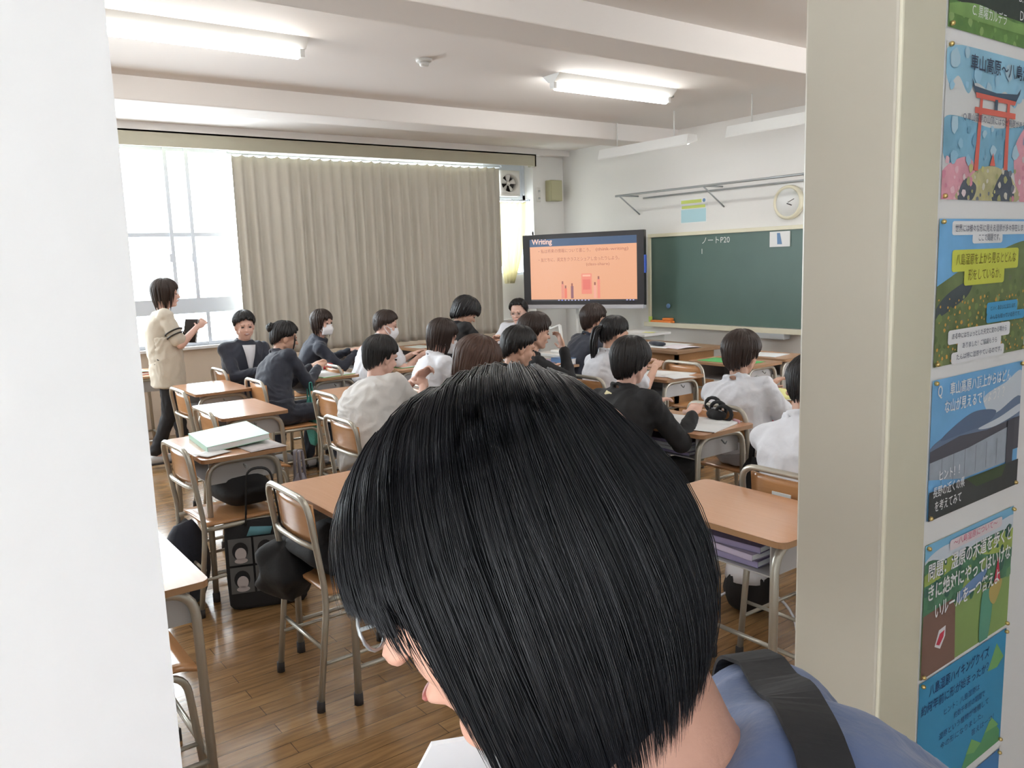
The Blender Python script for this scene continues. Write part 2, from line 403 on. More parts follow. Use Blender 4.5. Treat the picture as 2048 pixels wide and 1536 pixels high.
MB().ell((0, .035, 0), (.028, .02, .028), M_plast).obj('hub', fan)
sw = thing('fan_pull_switch', 'small grey switch unit with two knobs beside the exhaust fan', 'switch', (6.68, 8.285, 2.42))
MB().box((-.03, 0, -.09), (.03, .02, .09), M_plast).obj('plate', sw, bevel=.004); MB().ell((0, -.008, .045), (.012, .02, .012), M_tubeg).obj('knob', sw); MB().ell((0, -.008, -.045), (.012, .02, .012), M_tubeg).obj('knob', sw)
hb = thing('speaker_box', 'small khaki wall box hanging high on the corner pillar', 'box', (6.90, 8.30, 2.47))
MB().box((-.10, -.10, -.13), (.10, 0, .13), mat('khaki_box', (.42,.40,.25), .6)).obj('case', hb, bevel=.006)
MB().box((-.085, -.104, -.115), (.085, -.10, .115), mat('khaki_cloth', (.46,.44,.28), .8)).obj('front_panel', hb)

# ceiling fittings
M_tubeL = mat('lit_lamp_tube', (1,1,1), .4, emit=(1.0,.985,.95), es=36)
M_fix = mat('lamp_fixture_paint', (.78,.78,.76), .4)
def ceiling_lamp(x0, x1, y, label, group=None, axis='x', z=CZ):
    L = x1-x0; t = thing('ceiling_lamp', label, 'ceiling lamp', ((x0+x1)/2, y, z), 0, group)
    P = [(-.10, 0), (.10, 0), (.035, -.055), (-.035, -.055)]
    m = MB(); n = len(P)
    m.loft([[V((s*L/2, a, b)) for a, b in (P if s > 0 else P)] for s in (-1, 1)], M_fix, smooth=False); m.obj('fixture_body', t)
    rr = [(.026*math.cos(a), .026*math.sin(a)-.085) for a in np.linspace(0, 2*PI, 16, endpoint=False)]
    MB().loft([[V((s*(L/2-.04), a, b)) for a, b in rr] for s in (-1, 1)], M_tubeL).obj('lamp_tube', t)
    for s in (-1, 1): MB().box((s*(L/2-.02)-.015, -.025, -.10), (s*(L/2-.02)+.015, .025, -.05), M_fix).obj('tube_socket', t)
    return t
ceiling_lamp(.90, 2.16, 4.92, 'lit long ceiling lamp nearest the windows on the left, cut by the door edge')
ceiling_lamp(4.10, 5.38, 4.90, 'lit ceiling lamp near the middle of the room, between the two beams')
ceiling_lamp(.90, 2.16, 2.1, 'ceiling lamp behind the near ceiling beam, above the back desks')
ceiling_lamp(4.10, 5.38, 2.1, 'ceiling lamp hidden behind the near ceiling beam towards the blackboard')
sd = thing('smoke_detector', 'round white smoke detector on the ceiling left of the middle lamp', 'detector', (3.03, 4.95, CZ))
def lathe(mb, prof, m, n=24, R=None, c=(0,0,0)):
    rings = [[(R @ V((r*math.cos(a), r*math.sin(a), z)) if R is not None else V((r*math.cos(a), r*math.sin(a), z)))+V(c) for a in np.linspace(0, 2*PI, n, endpoint=False)] for r, z in prof]
    return mb.loft(rings, m)
lathe(MB(), [(.055, 0), (.055, -.015), (.05, -.022)], M_fix).obj('base', sd); lathe(MB(), [(.035, -.022), (.03, -.045), (.01, -.05)], M_fix).obj('sensor_head', sd)
sd2 = thing('ceiling_sensor', 'small flat round fitting on the ceiling above the front lamps', 'detector', (5.55, 5.06, CZ))
lathe(MB(), [(.05, 0), (.048, -.012), (.02, -.018)], mat('grey_plastic', (.35,.34,.30), .5)).obj('cover', sd2)

def board_light(y0, y1, x, label, lit):
    L = y1-y0; t = thing('blackboard_lamp', label, 'hanging lamp', (x, (y0+y1)/2, CZ))
    prof = [(-.03, -.245), (.09, -.245), (.10, -.30), (-.05, -.345), (-.055, -.335)]
    m = MB(); m.loft([[V((a, s*L/2, b)) for a, b in prof] for s in (1, -1)], M_fix, smooth=False); m.obj('lamp_reflector', t)
    rr = [(.03+.016*math.cos(a), .016*math.sin(a)-.315) for a in np.linspace(0, 2*PI, 10, endpoint=False)]
    MB().loft([[V((a, s*(L/2-.05), b)) for a, b in rr] for s in (1, -1)], M_tubeL if lit else M_fix).obj('lamp_tube', t)
    for s in (-1, 1): MB().tube([(0.02, s*L*.32, 0), (0.02, s*L*.32, -.25)], .006, M_fix).obj('hanging_rod', t)
board_light(5.31, 6.52, 6.12, 'white lamp hanging over the left end of the blackboard', True)
board_light(3.60, 4.86, 6.12, 'white lamp hanging over the blackboard beside the door jamb', True)

# ================================================================== FRONT WALL
M_bd = mat('blackboard_green', (.085,.150,.128), .42, var=.14, vscale=2.5)
M_cream2 = mat('cream_frame', (.76,.72,.56), .45)
M_chalk = mat('chalk', (.75,.77,.74), .9)
BY0, BY1, BZ0, BZ1 = 3.10, 6.72, .845, 1.812
bb = thing('blackboard', 'wide dark green blackboard with cream frame and chalk writing', 'blackboard', (FX, 0, 0))
MB().box((-.03, BY0, BZ0), (0, BY1, BZ1), M_bd).obj('writing_surface', bb)
MB().box((-.05, BY0-.04, BZ1), (0, BY1+.04, BZ1+.04), M_cream2).box((-.05, BY1, BZ0), (0, BY1+.04, BZ1), M_cream2).box((-.05, BY0-.04, BZ0), (0, BY0, BZ1), M_cream2).obj('frame', bb, bevel=.004)
MB().box((-.12, BY0-.04, BZ0-.050), (0, BY1+.04, BZ0-.015), M_cream2).box((-.125, BY0-.04, BZ0-.052), (-.112, BY1+.04, BZ0+.0), M_cream2).obj('chalk_tray', bb, bevel=.003)
m = MB(); put_text(m, 'ノートP20', .085, M_chalk, lambda a, b: V((-.0315, 5.98-a, 1.70+b)), 0, 0)
put_text(m, '1', .08, M_chalk, lambda a, b: V((-.0315, 5.99-a, 1.59+b)), 0, 0); m.obj('chalk_writing', bb)
MB().box((FX-.125, 4.86, BZ0-.11), (FX-.01, 5.24, BZ0-.047), mat('grey_metal_box', (.45,.48,.50), .4)).obj('eraser_cleaner', bevel=.008, label='grey box mounted under the right part of the chalk tray', cat='eraser cleaner')
w = thing('board_eraser', 'orange case lying at the left end of the chalk tray', 'case', (FX-.065, 6.52, BZ0-.014))
MB().box((-.04, -.16, 0), (.035, .16, .035), mat('orange_plastic', (.85,.25,.05), .4)).obj('case_body', w, bevel=.012, seg=3); MB().box((-.035, -.15, .035), (.03, -.02, .065), mat('orange_plastic', (.85,.25,.05))).obj('lid', w, bevel=.012, seg=3)
MB().box((FX-.10, 6.685, BZ0-.014), (FX-.06, 6.705, BZ0+.06), mat('lime_plastic', (.55,.75,.15))).obj('glue_stick', label='small lime green stick standing at the left end of the chalk tray', cat='stick')
MB().ell((FX-.045, 6.45, 1.03), (.014, .028, .028), M_bblue).obj('magnet', label='small blue magnet on the lower left of the blackboard', cat='magnet')
wt = thing('white_tablet_sign', 'white plate with a blue mark stuck at the top of the blackboard', 'sign', (FX-.033, 4.98, 1.735))
MB().box((-.012, -.115, -.085), (0, .115, .065), M_paper).obj('plate', wt); MB().add([(-.0135, a, b) for a, b in ((.03,.05),(-.005,.05),(-.03,-.06),(.025,-.06))], [(0,1,2,3)], M_bblue).obj('blue_mark', wt)
# rail with brackets
rl = thing('display_rail', 'thin grey metal hanging rail on brackets above the blackboard', 'rail', (FX, 0, 0))
MB().tube([(-.30, 7.02, 2.30), (-.30, 2.5, 2.30)], .012, M_tubeg, 6).obj('front_rail', rl); MB().tube([(-.02, 6.85, 2.27), (-.02, 2.5, 2.27)], .01, M_tubeg, 6).obj('rear_rail', rl)
for y in (6.95, 5.72, 4.55, 3.3):
    MB().tube([(-.30, y, 2.30), (0, y, 2.30)], .009, M_tubeg, 6).tube([(-.30, y, 2.29), (-.0, y-.02, 2.09)], .009, M_tubeg, 6).obj('bracket', rl)
ck = thing('wall_clock', 'round white wall clock with cream rim above the blackboard', 'clock', (FX, 4.90, 2.075))
RX = Matrix.Rotation(-PI/2, 3, 'Y')
lathe(MB(), [(.165, 0), (.165, .035), (.155, .05), (.138, .05), (.134, .03)], M_cream2, 32, RX).obj('rim', ck)
lathe(MB(), [(.136, .02), (.136, .034)], M_paper, 32, RX).obj('dial', ck)
MB().tube([(-.033, 0, 0), (-.033, -.07, .03)], .004, M_dark, 6).obj('hand', ck); MB().tube([(-.036, .01, -.01), (-.036, -.045, -.03)], .005, M_dark, 6).obj('hand', ck)
pn = MB(); 
def pr(a, b, c_, d, m_, k): pn.add([(FX-.002-k*.001, 6.30-a, 1.945+b), (FX-.002-k*.001, 6.30-c_, 1.945+b), (FX-.002-k*.001, 6.30-c_, 1.945+d), (FX-.002-k*.001, 6.30-a, 1.945+d)], [(0,1,2,3)], m_, False)
pr(0, 0, .37, .27, M_paper, 0); pr(.01, .01, .36, .15, mat('pale_cyan', (.45,.68,.75), .7), 1); pr(.01, .215, .30, .25, mat('lime_strip', (.60,.70,.18), .7), 1); pr(.02, .16, .35, .19, mat('lime_strip'), 2)
pn.add([(FX-.005, 6.30-.335-.02*math.cos(a), 1.945+.235+.02*math.sin(a)) for a in np.linspace(0, 2*PI, 16, endpoint=False)], [tuple(range(16))], M_bblue)
pn.obj('notice', label='small light blue notice with lime stripes above the blackboard', cat='notice')

# interactive display on its stand
A = V((6.08, 7.88, 0)); B = V((6.68, 6.46, 0)); dd = (B-A); dW = dd.length; ang = math.atan2(dd.y, dd.x)
tv = thing('interactive_display', 'large black flat touch display showing an orange slide on a stand', 'display', (A.x, A.y, 0), ang)
TZ0, TZ1 = 1.06, 1.895
M_bez = mat('display_bezel', (.025,.022,.026), .35); M_grey = mat('display_tray', (.55,.55,.60), .4)
MB().box((0, -.0, TZ0), (dW, .07, TZ1), M_bez).obj('housing', tv, bevel=.006)
MB().box((0.02, -.045, TZ0-.035), (dW, .06, TZ0+.01), M_grey).obj('pen_tray', tv, bevel=.008)
sc = MB()
def scr(a, b, c_, d, col, k, es=1.0):
    mm = mat('screen_%02x%02x%02x' % tuple(int(255*q_) for q_ in col), (0,0,0), .25, emit=col, es=es)
    sc.add([(a*dW, -.002-.0006*k, TZ0+b*(TZ1-TZ0)), (c_*dW, -.002-.0006*k, TZ0+b*(TZ1-TZ0)), (c_*dW, -.002-.0006*k, TZ0+d*(TZ1-TZ0)), (a*dW, -.002-.0006*k, TZ0+d*(TZ1-TZ0))], [(0,1,2,3)], mm, False)
scr(.065, .075, .945, .93, (.84,.42,.25), 0); scr(.065, .83, .945, .935, (.055,.10,.19), 1); scr(.065, .065, .945, .085, (.05,.05,.06), 1)
scr(.50, .16, .585, .44, (.86,.28,.20), 1); scr(.51, .40, .575, .425, (.95,.5,.35), 2); scr(.512, .22, .573, .36, (.80,.20,.16), 2)
def tfn(k): return lambda a, b: V((a, -.002-.0006*k, b))
mt = mat('screen_text', (0,0,0), .3, emit=(.95,.62,.52), es=1); put_text(sc, 'Writing', .085, mt, tfn(3), .085*dW, TZ0+.845*(TZ1-TZ0), bold=.002)
mt2 = mat('screen_text_dark', (0,0,0), .3, emit=(.45,.17,.12), es=1)
H_ = TZ1-TZ0
put_text(sc, '・私は将来の情報について書こう。', .05, mt2, tfn(3), .13*dW, TZ0+.73*H_, width=.45*dW); put_text(sc, '(think-writing)', .05, mt2, tfn(3), .62*dW, TZ0+.735*H_, width=.26*dW)
put_text(sc, '・友だちに、英文をクラスとシェアし合ったりしよう。', .05, mt2, tfn(3), .13*dW, TZ0+.61*H_, width=.68*dW); put_text(sc, '(class-share)', .045, mt2, tfn(3), .54*dW, TZ0+.54*H_, width=.19*dW)
for px_, hh, cc in ((.33, .20, (.80,.30,.22)), (.355, .14, (.85,.22,.15)), (.41, .17, (.30,.13,.16)), (.63, .26, (.88,.30,.22)), (.60, .18, (.90,.42,.32))):
    scr(px_, .10, px_+.022, .10+hh, cc, 1); scr(px_+.004, .10+hh, px_+.017, .14+hh, (.35,.12,.10), 1)
for k in range(10): scr(.30+.028*k, .068, .312+.028*k, .082, (.25,.3,.95) if k == 1 else (.5,.5,.8), 2)
for k in range(3): scr(.86+.025*k, .068, .872+.025*k, .082, (.5,.5,.85), 2)
sc.obj('screen', tv)
MB().box((dW, -.01, TZ0+.36), (dW+.02, .03, TZ0+.56), mat('blue_plastic', (.05,.12,.55), .4)).obj('pen_holder', tv, bevel=.005)
MB().tube([(dW*.42, .12, TZ0+.2), (dW*.42, .12, .12)], .022, M_fix).tube([(dW*.58, .12, TZ0+.2), (dW*.58, .12, .12)], .022, M_fix).box((dW*.36, .07, TZ0+.1), (dW*.64, .14, TZ0+.5), M_fix).obj('stand_column', tv)
MB().box((dW*.30, -.25, .06), (dW*.35, .40, .11), M_fix).box((dW*.65, -.25, .06), (dW*.70, .40, .11), M_fix).box((dW*.3, .08, .06), (dW*.7, .16, .12), M_fix).obj('stand_base', tv, bevel=.006)
for a in (.325, .675):
    for b in (-.22, .37): MB().ell((dW*a, b, .03), (.03, .03, .03), M_rub).obj('caster', tv)
MB().ell((.43*dW/dW*.3, .03, TZ1+.02), (.012, .012, .025), M_bez).obj('sensor', tv)

# ================================================================== DESKS AND CHAIRS
def make_desk():
    t = thing('student_desk', '', 'desk')
    rr = round_rect(-.21, -.325, .21, .325, .03)
    MB().prism(rr, .700, .720, M_edge).add([(x*.998, y*.998, .7206) for x, y in rr], [tuple(range(len(rr)))], M_top, False).obj('desktop', t)
    b = MB(); b.box((-.16, -.245, .575), (.17, .245, .580), M_tray).box((-.16, -.245, .58), (.17, -.240, .70), M_tray).box((-.16, .240, .58), (.17, .245, .70), M_tray).box((.165, -.245, .58), (.17, .245, .70), M_tray)
    b.obj('book_tray', t)
    for s in (-1, 1):
        o = MB().tube(bend([(-.185, s*.27, .02), (-.175, s*.27, .685), (.175, s*.27, .685), (.185, s*.27, .02)], .09), .0145, M_tube, 8).obj('leg_frame', t)
        MB().tube([(-.183, s*.27, .14), (.183, s*.27, .14)], .010, M_tube, 6).obj('side_bar', o)
        for x in (-1, 1): MB().tube([(x*.185, s*.27, 0), (x*.185, s*.27, .045)], .018, M_rub, 8).obj('rubber_foot', o)
    MB().tube([(.184, -.27, .14), (.184, .27, .14)], .010, M_tube, 6).obj('foot_bar', t)
    MB().tube(bend([(0, -.275, .66), (0, -.30, .64), (0, -.31, .66)], .01), .004, M_tubeg, 6).obj('bag_hook', t)
    return t
def make_chair():
    t = thing('student_chair', '', 'chair')
    n = 9; P = []
    for i in range(n):
        for j in range(n):
            x = -.17+.37*i/(n-1); y = -.19+.38*j/(n-1); yy = y*(1-.08*(1-i/(n-1)))
            P.append((x, yy, .425 - .012*math.cos(y/.19*PI/2)*math.sin(i/(n-1)*PI) - (.015*((i/(n-1)-.8)/.2)**2 if i/(n-1) > .8 else 0)))
    MB().add(P, [(i*n+j, (i+1)*n+j, (i+1)*n+j+1, i*n+j+1) for i in range(n-1) for j in range(n-1)], M_ply).obj('seat', t, solid=.011)
    P = []
    for i in range(7):
        for j in range(n):
            z = .62+.145*i/6; y = -.168+.336*j/(n-1); P.append((-.215+.022*(y/.17)**2-.012*(z-.62)/.15, y, z))
    MB().add(P, [(i*n+j, i*n+j+1, (i+1)*n+j+1, (i+1)*n+j) for i in range(6) for j in range(n-1)], M_ply).obj('backrest', t, solid=.009)
    MB().tube(bend([(-.235, -.195, .02), (-.185, -.195, .42), (-.235, -.195, .79), (-.235, .195, .79), (-.185, .195, .42), (-.235, .195, .02)], .075), .0125, M_tube, 8).obj('back_frame', t)
    MB().tube(bend([(-.207, -.19, .61), (-.228, -.10, .615), (-.228, .10, .615), (-.207, .19, .61)], .04), .010, M_tube, 8).obj('back_bar', t)
    for s in (-1, 1):
        o = MB().tube(bend([(-.19, s*.178, .405), (.165, s*.178, .405), (.20, s*.178, .02)], .07), .0115, M_tube, 8).obj('side_frame', t)
        MB().tube([(-.215, s*.185, .17), (.185, s*.18, .17)], .008, M_tube, 6).obj('stretcher', o)
        MB().tube([(.2, s*.178, 0), (.2, s*.178, .04)], .016, M_rub, 8).obj('rubber_foot', o)
        MB().tube([(-.236, s*.195, 0), (-.235, s*.195, .04)], .016, M_rub, 8).obj('rubber_foot', o)
    MB().tube([(-.20, -.19, .22), (-.20, .19, .22)], .008, M_tube, 6).obj('cross_bar', t)
    return t
def placer(make):
    first = [make()]
    proto = first[0]; used = []
    def place(x, y, label, rz=0, group=None):
        o = proto if not used else copy_tree(proto); used.append(1)
        o.location = (x, y, 0); o.rotation_euler = (0, 0, math.radians(rz)); o['label'] = label
        if group: o['group'] = group
        return o
    return place
desk = placer(make_desk); chair = placer(make_chair)
GD, GC = 'student desks in the classroom', 'student chairs in the classroom'
# desks: (x0,y0) low corner
DESKS = [
 (.21, 2.34, 'desk at the left edge cut by the door frame, its bare top corner in front'),
 (1.06, 3.89, 'desk holding a mint green folder, with black bags beneath it'),
 (1.48, 4.92, 'empty desk behind the desk with the mint green folder, washed by window light'),
 (1.65, 6.06, 'empty desk between the standing teacher and the next empty desk'),
 (1.40, 7.50, 'desk under the window left of the teacher with green papers on it'),
 (1.17, 2.57, 'empty desk whose left part shows beside the dark hair of the woman in front'),
 (2.07, 1.43, 'empty orange-brown desk between the woman in front and the door jamb'),
 (3.08, 2.60, 'desk with an open textbook and black strap, right of the dark jacketed student with emblem'),
 (2.56, 6.10, 'desk where the girl with the hair bun writes'),
 (2.30, 4.90, 'desk half hidden behind the boy in the off white shirt'),
 (4.32, 3.97, 'desk with large white sheets in front of the ponytail student'),
 (5.27, 3.96, 'desk with a green folder in front of the empty chair with two labels'),
 (5.80, 4.02, 'small desk right beside the front wall, behind the orange desk corner'),
 (4.15, 2.80, 'desk covered with yellow papers beside the white shirted boy'),
 (3.30, 6.02, 'desk of the masked girl in white by the curtain'),
 (3.55, 7.25, 'desk by the curtain with a white sheet and green folder'),
 (4.25, 7.25, 'small empty desk against the curtain behind the masked student in white'),
 (3.45, 4.55, 'desk in front of the masked girl leaning forward, hidden behind the hair'),
 (4.20, 5.15, 'desk with purple book in front of the boy resting his chin on his hand'),
 (2.42, 3.02, 'desk hidden behind the hair of the woman in front'),
 (4.13, 6.12, 'desk between the round haired boy in black and the man with glasses'),
]
for x, y, lb in DESKS: desk(x+.21, y+.325, lb, group=None)
CHAIRS = [
 (.40, 2.64, 0, 'chair at the lower left corner half hidden by the door edge'),
 (1.30, 2.86, 0, 'near chair with black jacket on its seat, left of the woman in front'),
 (1.20, 4.00, 2, 'chair with black bags on the seat at the desk with the mint folder'),
 (1.60, 4.90, 0, 'chair pushed into the middle empty desk'),
 (1.72, 5.90, 0, 'chair at the empty desk nearest the teacher'),
 (2.28, 5.96, 0, 'chair under the girl with the hair bun'),
 (2.30, 6.86, 0, 'chair under the smiling boy turned round by the window'),
 (2.38, 4.93, 0, 'empty chair pushed in behind the boy in the off white shirt'),
 (2.06, 4.03, 0, 'chair under the boy in the off white shirt'),
 (2.98, 4.84, 0, 'chair under the masked girl leaning forward in a white shirt'),
 (3.72, 2.85, 0, 'chair under the boy in a white shirt seen from behind'),
 (2.78, 1.76, 0, 'chair with a white sticker on its back beside the door jamb'),
 (4.98, 4.20, 0, 'empty wooden chair with blue and white stickers on its back'),
 (6.45, 5.15, 180, 'empty orange chair facing the class behind the front table'),
 (1.05, 7.78, 0, 'chair beside the window at the far left, behind the teacher'),
 (3.07, 6.35, 0, 'chair under the masked girl in white by the curtain'),
 (3.02, 7.40, 0, 'chair under the masked student in navy by the curtain'),
 (2.80, 2.90, 0, 'chair under the dark jacketed student with an emblem on the collar'),
 (2.10, 3.38, 0, 'chair hidden behind the hair of the woman in front'),
 (3.98, 4.20, 0, 'chair under the ponytail student in white'),
]
CH = [chair(x, y, lb, rz) for x, y, rz, lb in CHAIRS]
for idx, spots in ((11, [(-.03, .05)]), (12, [(-.05, -.02), (.03, .07)])):
    for k, (a, b) in enumerate(spots):
        mm = M_paper if not (idx == 12 and k == 0) else mat('pale_blue_label', (.35,.48,.68), .6)
        MB().box((-.2405, a, .675), (-.236, b, .715), mm).obj('sticker', CH[idx], label='small %s sticker' % ('pale blue' if mm != M_paper else 'white'))

# teacher's table at the front
tt = thing('front_table', 'long brown wooden table with papers at the front of the class', 'table', (0, 0, 0))
M_wood = laminate('oak_panel', (.40,.20,.09), (.48,.26,.12)); M_woodd = mat('table_edge', (.30,.18,.10), .45)
MB().box((5.36, 4.80, .745), (5.98, 6.05, .775), M_woodd).obj('tabletop', tt, bevel=.004)
MB().box((5.42, 4.86, .02), (5.45, 5.99, .745), M_wood).box((5.42, 4.86, .02), (5.92, 4.89, .745), M_wood).box((5.42, 5.96, .02), (5.92, 5.99, .745), M_wood).obj('side_panels', tt)
# white lectern table by the board
wtb = thing('side_table', 'white side table with papers below the left end of the blackboard', 'table')
MB().box((6.15, 5.95, .775), (6.55, 6.45, .80), M_fix).obj('tabletop', wtb, bevel=.004); MB().box((6.2, 6.0, .02), (6.5, 6.40, .775), mat('grey_panel', (.50,.50,.47), .6)).obj('cabinet', wtb)

# ================================================================== PEOPLE
def basis(f, u):                               # columns forward, left, up
    f = V(f).normalized(); l = V(u).cross(f).normalized(); u = f.cross(l).normalized()
    return Matrix((f, l, u)).transposed()
def lerp_table(tab, x):
    for (a, p), (b, q) in zip(tab, tab[1:]):
        if x <= b: return p + (q-p)*(x-a)/(b-a)
    return tab[-1][1]
HEND = {
 'short': [(0,68),(35,74),(55,86),(78,92),(88,108),(100,108),(125,128),(180,140)],
 'crop':  [(0,52),(40,56),(60,76),(85,98),(110,120),(180,136)],
 'round': [(0,90),(45,94),(65,102),(95,120),(130,138),(180,144)],
 'bob':   [(0,80),(45,88),(58,97),(180,97)],
 'long':  [(0,74),(40,84),(60,97),(180,97)],
 'tied':  [(0,62),(35,68),(60,86),(95,104),(130,124),(180,136)]}
def hair_mesh(style, m, Rm, c, seed, thick=0.0, nphi=58, widths=.0085):
    rg = random.Random(seed); mb = MB(); t = .010+thick
    ex, ey, ez = .093+t, .075+t, .089+t; oc = V((-.010, 0, .028)); tab = HEND[style]
    hang = {'bob': .125, 'long': .20}.get(style, 0)
    def surf(th, ph, k=1.0):
        T, P_ = math.radians(th), math.radians(ph)
        if not hang and th > 90:
            e = math.sin(T)**.75; back = (1-math.cos(P_))/2; zz_ = ez*(1+.45*back)
            return V((ex*e*math.cos(P_)*(1 if math.cos(P_) > 0 else .96), ey*e*math.sin(P_)*(1-.10*back), zz_*math.cos(T)))*k + oc
        if hang and T > PI/2*.96:
            T0 = PI/2*.96; drop = (th-86.4)/10.6*hang
            q = V((ex*math.sin(T0)*math.cos(P_), ey*math.sin(T0)*math.sin(P_), ez*math.cos(T0)-drop)); inn = 1-.16*(drop/hang)**1.5
            q.x *= inn*k; q.y *= inn*k; return q + oc
        return V((ex*math.sin(T)*math.cos(P_), ey*math.sin(T)*math.sin(P_), ez*math.cos(T)))*k + oc
    # under layer
    nu, nv = 40, 12; vs_ = []
    for j in range(nv+1):
        for i in range(nu):
            ph = -180+360*i/nu; te = lerp_table(tab, abs(ph)); vs_.append(Rm @ surf(te*j/nv*.97, ph, .965) + c)
    mb.add(vs_, [(j*nu+i, (j+1)*nu+i, (j+1)*nu+(i+1) % nu, j*nu+(i+1) % nu) for j in range(nv) for i in range(nu)], m)
    for layer, ts in enumerate((2, 18, 38, 58)):
        for i in range(nphi):
            ph = -180+360*(i+rg.random())/nphi; te = lerp_table(tab, abs(ph))
            if ts > te-12: continue
            te2 = te + (rg.uniform(-14, 6) if style in ('short', 'crop') else rg.uniform(-6, 5)); n = 8; dr = rg.uniform(-9, 9); kk = rg.uniform(.985, 1.035); pts = []; rs = []
            for k in range(n+1):
                s = k/n; th = ts+(te2-ts)*s; lift = kk + (.02*math.sin(PI*s)) - (.03 if s > .95 else 0)
                pts.append(Rm @ surf(th, ph+dr*s, lift) + c); rs.append(widths*(.35+.9*math.sin(PI*(.15+.75*s)))*(.15 if k == n else 1))
            mb.tube(pts, rs, m, 5)
    return mb
def strandlock(mb, pts, r, m, n=14, spread=.012, rg=random):
    for k in range(n):
        o = V((rg.uniform(-1, 1), rg.uniform(-1, 1), rg.uniform(-.3, .3)))*spread; e = V((rg.uniform(-1, 1), rg.uniform(-1, 1), rg.uniform(-1, 1)))*spread*.7
        P = bend([V(p)+o*(1-i/(len(pts)-1))+e*(i/(len(pts)-1)) for i, p in enumerate(pts)], .05, 4); N = len(P)
        mb.tube(P, [r*(.6+.6*math.sin(PI*i/N)) if i < N-1 else r*.1 for i in range(N)], m, 5)

def head_parts(mb, Rm, c, m, s=1.0):
    P = lambda x, y, z: Rm @ (V((x, y, z))*s) + c
    E_ = lambda x, y, z, a, b, d: mb.ell(P(x, y, z), (a*s, b*s, d*s), m, Rm)
    E_(-.008, 0, .025, .092, .074, .088); E_(.028, 0, -.035, .058, .057, .078); E_(.055, 0, -.090, .026, .025, .020)
    for q in (1, -1):
        mb.cap(P(.0, q*.052, -.055), P(.045, q*.018, -.092), .020*s, .016*s, m); E_(.056, q*.032, -.030, .026, .024, .028)
        E_(-.004, q*.074, -.012, .019, .009, .029); E_(.082, q*.012, -.033, .010, .009, .008)
    mb.cap(P(.084, 0, .002), P(.104, 0, -.030), .007*s, .0105*s, m); mb.cap(P(.076, -.034, .018), P(.076, .034, .018), .013*s, .013*s, m)
    mb.cap(P(.083, -.014, -.060), P(.083, .014, -.060), .008*s, .008*s, m)
def face_details(parent, Rm, c, s=1.0, glasses=False, smile=False, closed=False):
    P = lambda x, y, z: Rm @ (V((x, y, z))*s) + c
    e = MB(); b = MB()
    for q in (1, -1):
        e.ell(P(.0835, q*.031, -.003), (.005*s, .0125*s, (.003 if closed else .0055)*s), M_dark, Rm, 10, 6)
        b.cap(P(.087, q*.016, .018), P(.080, q*.046, .020), .0028*s, .0022*s, M_dark, 6)
    e.obj('eyes', parent); b.obj('eyebrows', parent)
    mo = MB()
    if smile: mo.ell(P(.090, 0, -.060), (.006*s, .022*s, .008*s), M_lip, Rm, 12, 8); mo.ell(P(.0935, 0, -.058), (.004*s, .016*s, .004*s), M_paper, Rm, 10, 6)
    else: mo.ell(P(.0905, 0, -.060), (.004*s, .018*s, .0045*s), M_lip, Rm, 12, 6)
    mo.obj('mouth', parent)
    if glasses:
        g = MB()
        for q in (1, -1):
            g.tube([P(.100, q*.032+.020*math.cos(a), -.003+.015*math.sin(a)) for a in np.linspace(0, 2*PI, 16, endpoint=False)], .0013*s, M_tubeg, 5, closed=True)
            g.tube([P(.098, q*.053, .0), P(.02, q*.082, .004), P(-.01, q*.084, -.005)], .0013*s, M_tubeg, 5)
        g.tube([P(.101, -.012, .0), P(.103, 0, .003), P(.101, .012, .0)], .0013*s, M_tubeg, 5); g.obj('glasses', parent)
def face_mask(parent, Rm, c):
    P = lambda x, y, z: Rm @ V((x, y, z)) + c
    vs_ = []; nu, nv = 12, 8
    for j in range(nv+1):
        for i in range(nu+1):
            u = -1+2*i/nu; v_ = j/nv; vs_.append(P(.116-.062*u*u-.020*abs(v_-.45)*2+(.004 if abs(u) < .2 else 0), u*(.058+.006*math.sin(PI*v_)), -.014-.092*v_-.006*(1-abs(u))*(1-v_)*-1))
    mb = MB().add(vs_, [(j*(nu+1)+i, (j+1)*(nu+1)+i, (j+1)*(nu+1)+i+1, j*(nu+1)+i+1) for j in range(nv) for i in range(nu)], M_mask)
    for q in (1, -1): mb.tube([P(.056, q*.060, -.030), P(.01, q*.079, -.002), P(-.014, q*.084, -.012), P(.01, q*.074, -.045), P(.056, q*.058, -.085)], .0018, M_mask, 5)
    mb.obj('face_mask', parent, solid=.0025)

